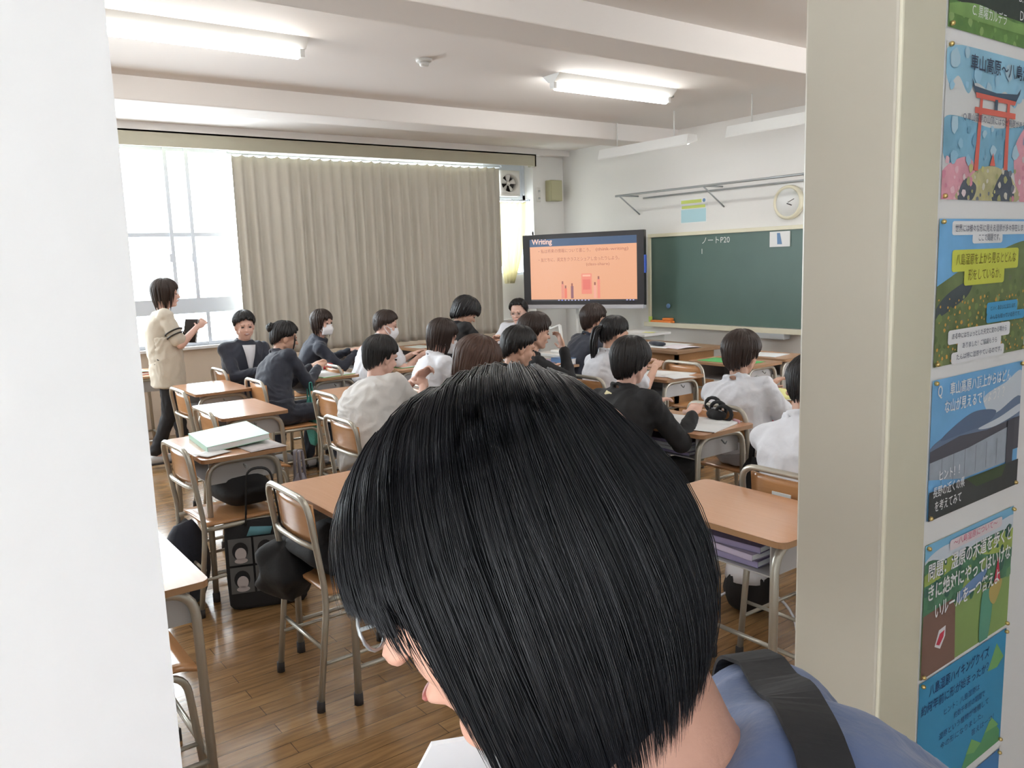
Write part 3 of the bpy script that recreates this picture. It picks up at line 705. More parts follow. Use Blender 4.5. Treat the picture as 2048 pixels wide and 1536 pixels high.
def hand_parts(mb, wr, d, n, m, side, s=1.0, curl=.5, fl=1.0):
    """wr wrist, d towards fingertips, n back-of-hand normal, side +1 thumb on the left of d seen along -n"""
    d = V(d).normalized(); n = (V(n) - d*V(n).dot(d)).normalized(); r = d.cross(n)*side
    Rm = Matrix((d, r, n)).transposed()
    mb.ell(wr + d*.045*s, (.050*s, .040*s, .016*s), m, Rm); mb.cap(wr + d*.02*s, wr + d*.07*s + r*.018*s, .018*s, .014*s, m)
    for k, (o, L) in enumerate(((.030, .066), (.010, .074), (-.010, .069), (-.029, .054))):
        L *= s*fl; b = wr + d*.082*s + r*o*s; rr = (.0088-.0006*k)*s; sp = r*(o*.30)
        q = [d*1 + sp, d*math.cos(curl) - n*math.sin(curl) + sp, d*math.cos(curl*2) - n*math.sin(curl*2)+sp*.5]
        p = b; seg = (.42, .32, .26)
        for e_, (dv, sg) in enumerate(zip(q, seg)):
            p2 = p + dv.normalized()*L*sg; mb.cap(p, p2, rr*(1-.08*e_), rr*(.93-.08*e_), m, 8); p = p2
        mb.cap(b - d*.03*s, b, rr*1.15, rr, m, 8)
    t0 = wr + d*.022*s + r*.028*s; t1 = t0 + (d*.6 + r*.75 - n*.35).normalized()*.040*s; t2 = t1 + (d*.9 + r*.25 - n*.3).normalized()*.032*s
    mb.cap(t0, t1, .0125*s, .0105*s, m, 8); mb.cap(t1, t2, .0100*s, .0080*s, m, 8)

def elbow(S, T, a, b, hint):
    d = T-S; L = min(d.length, (a+b)*.985); d.normalize(); T = S+d*L
    x = (a*a-b*b+L*L)/(2*L); h = math.sqrt(max(0, a*a-x*x)); hh = V(hint)-d*V(hint).dot(d); hh.normalize()
    return S+d*x+hh*h, T

def ring(c, l, f, w, d, n=20, p=2.4):
    out = []
    for k in range(n):
        q = 2*PI*k/n; cx, sx = math.cos(q), math.sin(q)
        out.append(c + l*(w*math.copysign(abs(cx)**(2/p), cx)) + f*(d*math.copysign(abs(sx)**(2/p), sx)))
    return out

def person(label, head, hip, yaw, hyaw, hpitch=0, hroll=0, top=None, sleeve='long', bottom=None, hair='short', hairm=None, skin=None,
           hands=None, mask=False, stand=False, glasses=False, smile=False, closed=False, seed=1, sh=.160, collar=True, vest=None, bulk=1.0,
           thick=0.0, legs=True, vox=.0065, emblem=False, under=None, group='people in the classroom', curl=.6, hn=None, knee=None):
    skin = skin or M_skin; hairm = hairm or M_hairk
    B = V((hip[0], hip[1], 0)); hd = V(head)-B; H = V(hip)-B
    y = math.radians(yaw); F_ = V((math.cos(y), math.sin(y), 0)); L_ = V((-math.sin(y), math.cos(y), 0))
    hy, hp = math.radians(hyaw), math.radians(hpitch)
    hf = V((math.cos(hy)*math.cos(hp), math.sin(hy)*math.cos(hp), -math.sin(hp)))
    up = V((math.cos(hy)*math.sin(hp), math.sin(hy)*math.sin(hp), math.cos(hp)))
    up = Matrix.Rotation(math.radians(hroll), 3, hf) @ up
    Rm = basis(hf, up)
    N = hd + Rm @ V((-.030, 0, -.075)) + V((0, 0, -.070)) - F_*.012
    a = (N-H); TL = a.length; a.normalize(); l = (L_ - a*L_.dot(a)).normalized(); f = l.cross(a)
    prof = [(-.12, .150, .105), (0, .162, .118), (.15, .155, .118), (.38, .140, .108), (.6, .155, .112), (.78, .165, .105), (.90, .135, .085), (1.0, .070, .060)]
    def torso(mb, m, e, ts=0, lo=-.12):
        rr = []
        for t, w, d in prof:
            if t < lo: continue
            hunch = -.03*math.sin(PI*max(0, min(1, t)))
            rr.append(ring(H + a*(TL*t) + f*(hunch), l, f, (w*bulk*sh/.16+e), d*bulk+e))
        mb.loft(rr, m)
    S = {}; EL = {}; WR = {}
    hands = hands or [None, None]
    for k, q in enumerate((1, -1)):
        S[k] = N - a*.055 + l*(q*sh) - f*.005
        T = V(hands[k])-B if hands[k] is not None else (S[k] + F_*.33 + V((0, 0, -.30)) - L_*q*.06)
        EL[k], WR[k] = elbow(S[k], T, .270, .235, V((0, 0, -1)) + L_*(q*.55) - F_*.25)
    hipj = {0: H + L_*.085 + V((0,0,-.03)), 1: H - L_*.085 + V((0,0,-.03))}; KN = {}; AN = {}
    for k, q in enumerate((1, -1)):
        if stand: KN[k] = hipj[k] + V((0, 0, -.40)) + F_*(.06 if k == 0 else -.03); AN[k] = V((hipj[k].x, hipj[k].y, .085)) + F_*(.10 if k == 0 else -.16) + V((0,0,0 if k == 0 else .03))
        else:
            KN[k] = hipj[k] + F_*.40 + L_*(q*.035) + V((0, 0, .0)); AN[k] = V((KN[k].x, KN[k].y, .085)) + F_*(-.08 if k == 0 else .06)
    b = MB()
    head_parts(b, Rm, hd, skin); b.cap(hd + Rm @ V((-.022, 0, -.05)), N - a*.055, .053, .046, skin)
    torso(b, skin, -.022)
    for k, q in enumerate((1, -1)):
        b.cap(N - a*.03, S[k], .045, .044, skin); b.cap(S[k], EL[k], .042, .035, skin); b.cap(EL[k], WR[k], .036, .024, skin)
        d = (WR[k]-EL[k]).normalized(); nn = V(hn[k]) if hn and hn[k] is not None else V((0, 0, 1))
        if abs(d.dot(nn)) > .9: nn = F_*-1
        # thumbs point towards the body's middle line
        n_ = (nn - d*nn.dot(d)).normalized(); side = 1 if (d.cross(n_)).dot(L_*-q) > 0 else -1
        hand_parts(b, WR[k], d - n_*.15, nn, skin, side, curl=curl)
        if legs: b.cap(hipj[k], KN[k], .060, .048, skin); b.cap(KN[k], AN[k], .044, .032, skin); b.cap(AN[k], AN[k] + F_*.14 + V((0,0,-.045)), .032, .022, skin)
    o = voxel(b, 'person', vox, 2, label=label, cat='person', group=group); o.location = B
    # clothes
    e = .013; t = MB(); torso(t, top, e)
    rr = ring(N - a*.035, l, f, .095, .085)
    t.loft([ring(N - a*.06, l, f, .125*sh/.16, .09), ring(N + a*.004, l, f, .067, .066)], top)
    if collar: t.tube([N + a*(.020+.010*math.cos(2*PI*k/16+PI)) + (l*math.cos(2*PI*k/16+PI/2)*.066 + f*math.sin(2*PI*k/16+PI/2)*.068) for k in range(16)], .012, top, 8, closed=True)
    t.ell(N - a*.028, (.088, .088, .040), top)
    for k in (0, 1):
        t.cap(N - a*.04, S[k], .062, .058+e*.5, top)
        if sleeve == 'long': t.cap(S[k], EL[k], .058, .050, top); t.cap(EL[k], EL[k].lerp(WR[k], .93), .049, .037, top)
        else:
            fr_ = .80 if sleeve == 'half' else .62
            t.cap(S[k], S[k].lerp(EL[k], fr_), .060, .064, top)
    sh_ = voxel(t, 'jacket' if sleeve == 'long' and top in (M_navy, M_black) else 'shirt', .010, 4, parent=o, folds=.0065 if top in (M_white, M_cream) else .005, fseed=seed)
    if under:
        u = MB(); pts = []
        for i in range(7):
            tt_ = .50+.46*i/6; w = .012+.045*(i/6); cc = H + a*(TL*tt_) + f*(-.03*math.sin(PI*tt_)) 
            dd_ = lerp_table([(p_[0], p_[2]) for p_ in prof], tt_)*bulk + e + .016
            pts += [cc + l*w + f*(dd_-.010), cc + f*dd_, cc - l*w + f*(dd_-.010)]
        u.add(pts, [(i*3+j, i*3+j+1, (i+1)*3+j+1, (i+1)*3+j) for i in range(6) for j in (0, 1)], under).obj('undershirt', o, solid=.006)
    if legs:
        p = MB(); p.loft([ring(H + V((0,0,z_)), L_, F_, w, d_) for z_, w, d_ in ((-.10, .13, .10), (-.05, .165, .125), (.04, .168, .125), (.10, .150, .115))], bottom)
        for k in (0, 1): p.cap(hipj[k], KN[k], .082, .062, bottom); p.cap(KN[k], AN[k] + V((0,0,.03)), .060, .050, bottom)
        voxel(p, 'trousers', .011, 4, parent=o, folds=.006, fseed=seed)
        for k in (0, 1):
            s_ = MB(); s_.cap(AN[k] + F_*-.02 + V((0,0,-.040)), AN[k] + F_*.15 + V((0,0,-.045)), .042, .036, M_shoe)
            so = s_.obj('shoe', o)
            MB().box((-.06, -.04, 0), (.19, .04, .012), M_rub, None).obj('sole', so, bevel=.004)
            so.children[0].matrix_local = Matrix.Translation(AN[k] + V((0,0,-.085))) @ Matrix.Rotation(y, 4, 'Z')
    h = hair_mesh(hair, hairm, Rm, hd, seed, thick)
    P = lambda x, y_, z: Rm @ V((x, y_, z)) + hd
    rg = random.Random(seed)
    if hair == 'tied' and 'bun' in label:
        for k in range(60):
            q = V((rg.gauss(0, 1), rg.gauss(0, 1), rg.gauss(0, 1))).normalized(); ax = q.orthogonal().normalized(); c0 = P(-.115, 0, .060)
            h.tube([c0 + (q*math.cos(w_) + ax*math.sin(w_))*.034 for w_ in np.linspace(0, 2.2, 8)], [.003, .006, .007, .008, .008, .007, .006, .003], hairm, 5)
        h.ell(P(-.112, 0, .060), (.036, .036, .034), hairm, Rm)
        for q in (1, -1): strandlock(h, [P(.062, q*.070, .035), P(.070, q*.078, -.02), P(.066, q*.070, -.10)], .0028, hairm, 6, .006, rg)
    if hair == 'tied' and 'ponytail' in label:
        strandlock(h, [P(-.10, 0, .045), P(-.145, 0, .02), P(-.150, .01, -.08), P(-.120, .02, -.20)], .010, hairm, 40, .026, rg)
        strandlock(h, [P(-.12, .02, -.14), P(-.11, .035, -.24), P(-.11, .045, -.27)], .004, hairm, 8, .012, rg)
    h.obj('hair', o)
    face_details(o, Rm, hd, 1, glasses, smile, closed)
    if mask: face_mask(o, Rm, hd)
    if vest:
        st = MB()
        for k in (0, 1):
            d_ = (EL[k]-S[k]).normalized(); a1 = d_.orthogonal().normalized(); b1 = d_.cross(a1)
            for fr_ in (.55, .68): st.tube([S[k].lerp(EL[k], fr_) + (a1*math.cos(q)+b1*math.sin(q))*.071 for q in np.linspace(0, 2*PI, 20, endpoint=False)], .0065, M_dark, 6, closed=True)
        st.obj('sleeve_stripes', o)
    if emblem:
        em = MB(); c0 = N - a*.045 - f*.105 + l*.015
        em.add([c0 + l*x_*1.8 + a*z_*1.8 for x_, z_ in ((-.014,.012),(.006,.020),(.014,.010),(.002,.004),(.012,-.010),(-.008,-.004))], [(0,1,2,3,4,5)], mat('gold_print', (.80,.72,.42), .5), False)
        em.add([c0 + l*x_*1.7 + a*z_*1.7 for x_, z_ in ((-.016,-.016),(.018,-.016),(.018,-.022),(-.016,-.022))], [(0,1,2,3)], mat('grey_print', (.4,.4,.42), .6), False)
        em.obj('emblem', o, solid=.002)
    return o

PN = M_navy; PB = M_black; PW = M_white
Z = .53
# teacher standing by the window
tch = person('standing teacher with a dark bob in a long beige top holding a black folder', (1.80, 7.22, 1.425), (1.74, 7.16, .86), -5, -18, 0, top=M_beigek, sleeve='half', bottom=M_blackt,
       hair='bob', hairm=M_hairb, skin=M_skin2, hands=[(1.98, 7.27, 1.11), (1.99, 7.08, 1.14)], stand=True, seed=3, sh=.150, collar=False, curl=.8, vest=True, hn=[(0,.6,.8), (.2,-.6,.7)])
# long hem of her top, sleeve stripes
t = MB(); t.loft([ring(V((0,0,z_)), V((0,1,0)), V((1,0,0)), w_, d_) for z_, w_, d_ in ((-.20,.185,.135), (-.05,.180,.135), (.10,.165,.125), (.22,.150,.115))], M_beigek)
o = voxel(t, 'tunic_hem', .012, 4, parent=tch, folds=.006); o.location = (0, 0, .86)
person('smiling boy in a navy jacket over a white shirt, turned round under the window', (2.32, 6.88, 1.135), (2.30, 6.92, Z), -85, -98, 4, top=PN, bottom=PN, hair='short', skin=M_skin2, smile=True,
       hands=[(2.40, 6.62, .80), (2.33, 6.60, .78)], seed=4, under=M_white, collar=True, curl=.9, sh=.165, bulk=1.05)
person('girl with a hair bun in a navy tracksuit, writing at her desk', (2.40, 6.20, 1.065), (2.22, 6.02, Z), 8, -12, 14, top=PN, bottom=PN, hair='tied', skin=M_skin,
       hands=[(2.66, 6.34, .80), (2.66, 6.20, .80)], seed=5, sh=.15, curl=.9)
person('student in navy with a white mask and dark fringe against the curtain', (3.16, 7.20, 1.085), (3.04, 7.36, Z), -10, -62, 0, top=PN, bottom=PN, hair='bob', hairm=M_hairb, mask=True,
       hands=[(3.48, 7.32, .79), (3.42, 7.05, .80)], seed=6, sh=.135, bulk=.88, skin=M_skin2)
person('masked girl in a white shirt with long fringe by the curtain', (3.42, 6.43, 1.08), (3.12, 6.32, Z), 5, -30, 12, top=PW, sleeve='short', bottom=PN, hair='tied', hairm=M_hairb, mask=True,
       hands=[(3.66, 6.42, .80), (3.64, 6.24, .80)], seed=7, sh=.145, skin=M_skin2)
person('boy in an off white short sleeved shirt seen from behind, hands raised over his desk', (2.22, 4.26, 1.07), (2.02, 4.06, Z), 14, 5, 12, top=M_cream, sleeve='half', bottom=M_greyt, hair='short', collar=False,
       hands=[(2.50, 4.36, .90), (2.49, 4.26, .86)], seed=8, sh=.175, bulk=1.12, curl=1.0, skin=M_skin2, hn=[(0,.7,.5), (0,-.7,.5)])
person('masked girl with short brown-black hair leaning forward in a white shirt', (3.06, 4.92, 1.085), (2.92, 4.90, Z), -5, -22, 12, top=PW, sleeve='half', bottom=PN, hair='bob', hairm=M_hairb, mask=True,
       hands=[(3.26, 4.92, .80), (3.28, 4.76, .79)], seed=9, sh=.150, skin=M_skin2)
person('boy in black with a heavy round haircut, looking down near the curtain', (3.99, 6.02, 1.165), (3.78, 5.92, .54), -8, -22, 32, top=PB, bottom=PB, hair='round', thick=.016, mask=False,
       hands=[(4.28, 6.12, .86), (4.30, 5.86, .84)], seed=10, sh=.165, bulk=1.0)
person('man with glasses and cropped hair in a white polo shirt, mouth open, below the display', (4.90, 6.45, 1.10), (5.02, 6.58, .54), 205, 215, 8, top=PW, sleeve='short', bottom=PN, hair='crop', glasses=True,
       hands=[(4.72, 6.24, .86), (4.66, 6.52, .84)], seed=11, sh=.175, bulk=1.1, skin=M_skin2)
person('boy in black resting his chin on his hand, in the middle of the class', (3.53, 4.46, 1.10), (3.38, 4.52, Z), -10, -22, 6, top=PB, bottom=PB, hair='short', thick=.014, hairm=M_hairb,
       hands=[(3.78, 4.66, .80), (3.70, 4.36, .98)], seed=12, sh=.17, hn=[None, (.9,-.3,.2)])
person('student with close black hair and bare ear above the hair of the foreground woman', (2.99, 3.94, 1.08), (2.86, 3.96, Z), -5, -20, 14, top=PB, bottom=PB, hair='short',
       hands=[(3.28, 4.06, .80), (3.26, 3.80, .80)], seed=13, sh=.16, skin=M_skin)
person('student with reddish brown hair, only the crown showing above the woman in front', (2.30, 3.38, 1.095), (2.12, 3.38, Z), -5, -15, 20, top=PB, bottom=PB, hair='bob', thick=.012, hairm=M_hairr,
       hands=[(2.56, 3.46, .79), (2.56, 3.26, .79)], seed=14, sh=.15)
person('tall haired boy in a navy jacket in profile under the right end of the display', (4.78, 5.22, 1.075), (4.62, 5.28, Z), -10, -12, 4, top=PN, bottom=PN, hair='short', thick=.010, hairm=M_hairb,
       hands=[(4.98, 5.40, .80), (4.94, 5.16, .80)], seed=15, sh=.165, under=M_white)
person('girl with a low ponytail in a white shirt', (4.06, 4.22, 1.06), (3.92, 4.20, Z), -5, -18, 10, top=PW, sleeve='half', bottom=PN, hair='tied', hands=[(4.38, 4.30, .80), (4.34, 4.10, .80)], seed=16, sh=.16)
person('student in a dark jacket with a gold emblem on the collar, seen from behind', (2.98, 2.98, 1.065), (2.84, 2.94, Z), 2, 4, 8, top=PB, bottom=PB, hair='round', thick=.004,
       hands=[(3.22, 3.10, .78), (3.24, 2.80, .78)], seed=17, sh=.175, bulk=1.08, emblem=True, skin=M_skin2)
person('boy in a white short sleeved shirt seen from behind at the right', (3.80, 2.92, 1.03), (3.72, 2.84, Z), 8, 5, 6, top=PW, sleeve='half', bottom=M_greyt, hair='short', thick=.012, hairm=M_hairb,
       hands=[(4.10, 2.98, .80), (4.04, 2.72, .78)], seed=18, sh=.165, bulk=1.05)
person('boy in a white shirt half hidden by the door jamb', (2.96, 1.93, 1.05), (2.80, 1.80, Z), 10, 0, 14, top=PW, sleeve='half', bottom=M_blackt, hair='crop', hands=[(3.16, 1.96, .80), (3.14, 1.76, .79)], seed=19, sh=.165, bulk=1.05)

# ================================================================== THINGS ON AND UNDER THE DESKS
def notebook(x, y, z, w, d, rz, m, label, cat='notebook', name='notebook', th=.008, group=None, cover=None):
    t = thing(name, label, cat, (x, y, z), math.radians(rz), group)
    if cover: MB().box((-w/2-.004, -d/2-.004, 0), (w/2+.004, d/2+.004, .003), cover).obj('cover', t, bevel=.001)
    z0 = .003 if cover else 0; P = []; n = 12
    for i in range(n+1):
        s = -1+2*i/n; h = th*(1-abs(s)**1.6*.8)*(1-math.exp(-abs(s)*14)*.75)
        P += [(-w/2*.98+w*.98*i/n, -d/2, z0+h), (-w/2*.98+w*.98*i/n, d/2, z0+h)]
    k = len(P); Q = [(p[0], p[1], z0) for p in P]
    MB().add(P+Q, [(2*i, 2*i+2, 2*i+3, 2*i+1) for i in range(n)] + [(2*i+2, 2*i, k+2*i, k+2*i+2) for i in range(n)] + [(2*i+1, 2*i+3, k+2*i+3, k+2*i+1) for i in range(n)], m).obj('open_pages', t)
    return t
def sheet(x, y, z, w, d, rz, m, label, name='paper_sheet', cat='paper', th=.0015, bendz=.0):
    n = 6; P = [(-w/2+w*i/n, -d/2+d*j/n, th+bendz*math.sin(PI*i/n)*(1 if j else .6)) for i in range(n+1) for j in range(n+1)]
    o = MB().add(P, [(i*(n+1)+j, (i+1)*(n+1)+j, (i+1)*(n+1)+j+1, i*(n+1)+j+1) for i in range(n) for j in range(n)], m).obj(name, solid=.001, label=label, cat=cat)
    o.location = (x, y, z); o.rotation_euler = (0, 0, math.radians(rz)); return o
def book(x, y, z, w, d, h, rz, m, label, name='book', cat='book', pages=True, tilt=0):
    t = thing(name, label, cat, (x, y, z), math.radians(rz)); t.rotation_euler.y = math.radians(tilt)
    MB().box((-w/2, -d/2, 0), (w/2, d/2, .002), m).box((-w/2, -d/2, h-.002), (w/2, d/2, h), m).box((-w/2, -d/2, 0), (-w/2+.002, d/2, h), m).obj('cover', t)
    MB().box((-w/2+.002, -d/2+.003, .002), (w/2-.003, d/2-.003, h-.002), M_paper).obj('page_block', t); return t
def pouch(x, y, z, L, W_, H_, rz, m, label, name='pencil_case', cat='pencil case', zip_=True):
    t = thing(name, label, cat, (x, y, z), math.radians(rz)); b = MB(); rr = []
    for i in range(13):
        s = -1+2*i/12; k = (1-abs(s)**3.2)**.5*.92+.06; kk = k*(1+.05*math.sin(7*s+x*9))
        rr.append([V((s*L/2, W_/2*kk*math.cos(q), H_/2+H_/2*min(1, kk)*math.sin(q)*(1 if math.sin(q) > 0 else .98))) for q in np.linspace(0, 2*PI, 14, endpoint=False)])
    b.loft(rr, m).obj('pouch_body', t)
    if zip_: MB().tube([(-L*.42, 0, H_*.98), (0, 0, H_*1.0), (L*.42, 0, H_*.97)], .003, M_tubeg, 5).obj('zip', t)
    return t
def bag(x, y, z, w, d, h, rz, m, label, name='bag', cat='bag', strap=True, handle_h=.12, sag=.10, seed=1, tilt=0):
    t = thing(name, label, cat, (x, y, z), math.radians(rz)); t.rotation_euler.x = math.radians(tilt); b = MB(); rr = []
    for j in range(15):
        s = j/14; k = (math.sin(PI*min(1, max(0, s*.94+.03))))**.35; top = 1-.35*s**2
        R_ = []
        for q in np.linspace(0, 2*PI, 28, endpoint=False):
            c_, s_ = math.cos(q), math.sin(q); nz = noise.noise(V((c_*1.5+seed*7, s_*1.5, s*3)))*sag
            R_.append(V((w/2*k*math.copysign(abs(c_)**.6, c_)*(1+nz), d/2*k*top*math.copysign(abs(s_)**.6, s_)*(1+nz*2), h*s*(1+.12*noise.noise(V((c_+seed, 0, 3)))*s))))
        rr.append(R_)
    b.loft(rr, m).obj('bag_body', t)
    if strap:
        for q in (1, -1): MB().tube(bend([(-w*.25, q*d*.15, h*.85), (-w*.2, q*d*.1, h+handle_h), (w*.2, q*d*.1, h+handle_h), (w*.25, q*d*.15, h*.85)], .08), .011, m, 6, flat=.35).obj('handle', t)
    return t
DT = .7215
# mint folder desk
book(1.30, 4.24, DT+.012, .31, .43, .030, -4, M_mint, 'large mint green folder lying on the near empty chair desk', 'folder', 'folder', tilt=-5)
sheet(1.37, 4.14, DT+.0, .19, .50, 4, mat('printed_paper', (.66,.62,.63), .6, var=.25, vscale=30), 'printed sheet sticking out under the mint green folder', bendz=.004)
sheet(1.14, 4.00, DT+.004, .14, .12, 20, M_paper, 'small white slip under the left corner of the mint folder')
# left edge
sheet(.37, 2.86, DT, .22, .20, 12, M_paper, 'white paper on the corner of the desk at the door edge')
# desk under window
book(1.60, 7.80, DT, .22, .34, .02, 3, M_red, 'dark red book under the green papers on the window desk'); sheet(1.60, 7.79, DT+.022, .22, .33, 6, mat('light_green', (.45,.80,.40), .6), 'light green papers on the window desk left of the teacher', bendz=.01)
# bun girl desk
notebook(2.79, 6.36, DT, .30, .42, 8, M_paper, 'open notebook with green edge on the desk of the girl with the bun', cover=M_green)
pouch(2.90, 6.64, DT, .22, .08, .055, 20, M_red, 'red pencil case on the desk of the girl with the bun')
# mask1 desk
sheet(3.78, 7.60, DT, .28, .36, 5, M_paper, 'white sheet on the desk of the student in navy by the curtain', bendz=.008)
sheet(3.66, 7.74, DT+.01, .14, .10, 10, M_green, 'small green folder on the desk by the curtain', 'folder', 'folder'); pouch(3.68, 7.38, DT, .26, .06, .045, -10, M_navy, 'dark pencil case on the desk by the curtain')
notebook(3.52, 6.32, DT, .28, .34, 4, M_paper, 'notebook the masked girl in white writes in', cover=M_green); pouch(3.64, 6.56, DT, .20, .09, .06, 30, M_black, 'black pencil case beside the masked girl in white')
sheet(4.44, 7.6, DT, .22, .3, 8, mat('pale_print', (.70,.74,.70), .6), 'pale sheet on the small desk against the curtain')
# middle
notebook(3.66, 4.90, DT, .26, .36, -6, M_paper, 'open notebook in front of the leaning masked girl')
book(4.42, 5.46, DT, .20, .28, .016, 5, M_purple, 'purple book on the desk behind the boy resting his chin'); sheet(4.36, 5.22, DT, .20, .14, -8, M_paper, 'white page beside the purple book'); book(4.50, 5.28, DT, .16, .20, .05, 0, M_bblue, 'dark blue upright box of books next to the purple book')
pouch(4.36, 6.30, DT, .26, .15, .10, -50, M_black, 'black soft bag on the desk below the display', 'soft_bag', 'bag'); notebook(4.32, 6.56, DT, .22, .20, 0, M_paper, 'white notebook on the desk of the boy with the round haircut')
# document camera arm
dc = thing('document_camera', 'white desk lamp shaped document camera near the display', 'document camera', (5.05, 5.98, DT-.0)); 
dt_ = thing('camera_cart', 'grey cart carrying the white document camera', 'cart', (5.06, 6.0, 0))
MB().box((-.16, -.2, .69), (.16, .2, .715), M_fix).box((-.14, -.18, .3), (.14, .18, .32), M_fix).obj('shelf', dt_, bevel=.004)
for a in (-.14, .14):
    for b_ in (-.18, .18): MB().tube([(a, b_, 0), (a, b_, .69)], .011, M_fix, 6).obj('leg', dt_)
dc.location.z = .716
MB().box((-.07, -.09, 0), (.07, .09, .025), M_fix).obj('base', dc, bevel=.006); MB().tube([(0, -.02, .02), (.0, .02, .26)], .016, M_fix).obj('lower_arm', dc); MB().tube([(0, .02, .26), (0, .16, .22), (0, .22, .27)], .012, M_fix).obj('upper_arm', dc); MB().cap((0, .20, .26), (0, .24, .29), .02, .018, M_fix).obj('camera_head', dc)
# ponytail desk
notebook(4.54, 4.22, DT, .32, .42, 15, M_paper, 'large white open book on the ponytail girl desk'); sheet(4.50, 4.02, DT+.003, .18, .22, -20, M_paper, 'white page at the near corner of the ponytail girl desk', bendz=.006)
o = sheet(4.56, 4.52, DT+.01, .22, .24, 10, M_paper, 'raised white page at the far end of the ponytail girl desk', bendz=.05)
sheet(5.45, 4.30, DT, .24, .50, 2, M_green, 'flat green folder on the desk behind the empty labelled chair', 'folder', 'folder')
notebook(5.98, 4.36, DT, .28, .34, 8, M_paper, 'white open book on the small desk beside the front wall')
# front table papers
sheet(5.66, 5.30, .776, .42, .5, 4, M_paper, 'wide white papers on the front table', bendz=.004); sheet(5.62, 4.98, .778, .26, .24, -12, mat('pinkish_paper', (.80,.74,.78), .7), 'pinkish white sheet at the near end of the front table', bendz=.014); pouch(5.58, 5.24, .781, .24, .07, .04, 80, M_navy, 'dark pencil case on the front table papers')
sheet(6.35, 6.2, .801, .26, .34, 0, M_paper, 'white sheets on the white side table'); sheet(6.33, 6.06, .803, .10, .12, 20, M_yel, 'small yellow note on the white side table')
# dark jacket student desk
notebook(3.28, 2.84, DT, .34, .42, 14, M_paper, 'open white textbook on the desk right of the dark jacketed student', th=.016); sheet(3.26, 3.10, DT, .28, .20, 6, mat('blue_print', (.50,.62,.72), .6, var=.3, vscale=18), 'blue and white printed page beyond the open textbook', bendz=.008); sheet(3.36, 3.20, DT+.006, .22, .10, 14, M_yel, 'yellow page edge beyond the textbook')
pouch(3.43, 2.80, DT, .14, .08, .06, 70, M_black, 'small black pouch at the right end of the desk with the textbook')
st = MB()
for k in range(3): st.tube([V((3.42+.03*k, 2.74+.05*math.cos(q)+.06*k, DT+.045+.04*math.sin(q)+.012*k)) for q in np.linspace(0, 2*PI, 14, endpoint=False)], .010, M_black, 6, closed=True)
st.obj('looped_strap', label='looped black strap lying beside the open textbook', cat='strap')
MB().cap((3.44, 2.66, DT+.010), (3.455, 2.70, DT+.010), .009, .009, mat('pink_rubber', (.75,.45,.50), .6)).obj('eraser', label='small pink eraser by the black strap', cat='eraser')
for k in range(4): book(3.26, 2.92, .583+.017*k, .24, .34, .016, (3, -4, 2, 5)[k], (M_purple, M_paper, M_white, M_purple)[k], ('lowest, purple', 'second, white', 'third, pale', 'topmost, lilac')[k]+' book inside the tray of the desk with the textbook')
# yellow desk
sheet(4.36, 3.08, DT, .32, .44, -6, M_yel, 'wide yellow paper on the desk right of the white shirted boy', bendz=.02); sheet(4.26, 2.92, DT+.002, .18, .22, 12, M_paper, 'white sheet at the near edge of the yellow paper'); pouch(4.46, 3.30, DT, .24, .10, .07, 40, M_black, 'black pouch behind the yellow paper'); book(4.30, 3.1, .583, .26, .34, .05, 0, M_red, 'dark red book inside the tray of the yellow paper desk')
# near right desk tray
for k in range(3): book(2.26, 1.76, .583+.024*k, .25, .36, .022, (2, -3, 4)[k], (M_purple, mat('lilac_cover', (.55,.48,.62), .5), M_purple)[k], ('bottom', 'middle', 'top')[k]+' purple book inside the tray of the near right desk')

# bags
bag(1.28, 4.07, .44, .26, .42, .17, 4, M_black, 'black bag lying on the chair seat under the mint folder desk', strap=True, handle_h=.03, seed=2)
bag(.98, 4.02, .0, .22, .16, .40, 30, M_navy, 'dark navy bag standing on the floor under the chair with black bags', seed=3, strap=False)
sb = bag(1.30, 2.92, .435, .34, .40, .19, 5, M_black, 'crumpled black jacket lying on the seat of the near chair', 'folded_jacket', 'jacket', strap=False, sag=.35, seed=5)
bag(1.13, 3.06, .30, .22, .24, .24, 20, M_black, 'black cloth hanging over the far side of the near chair seat', 'hanging_cloth', 'cloth', strap=False, sag=.3, seed=8)
bag(3.46, 2.56, .18, .05, .24, .36, 0, M_black, 'black bag hanging from the desk with the open textbook', seed=6, handle_h=.12)
bag(2.50, 6.02, .22, .05, .20, .38, 0, M_teal, 'patterned teal cloth bag hanging by the desk of the girl with the bun', seed=7)
bag(1.52, 3.86, .28, .06, .14, .30, 20, mat('grey_lilac_cloth', (.30,.28,.32), .8), 'grey pouch hanging on the side of the mint folder desk', seed=9)
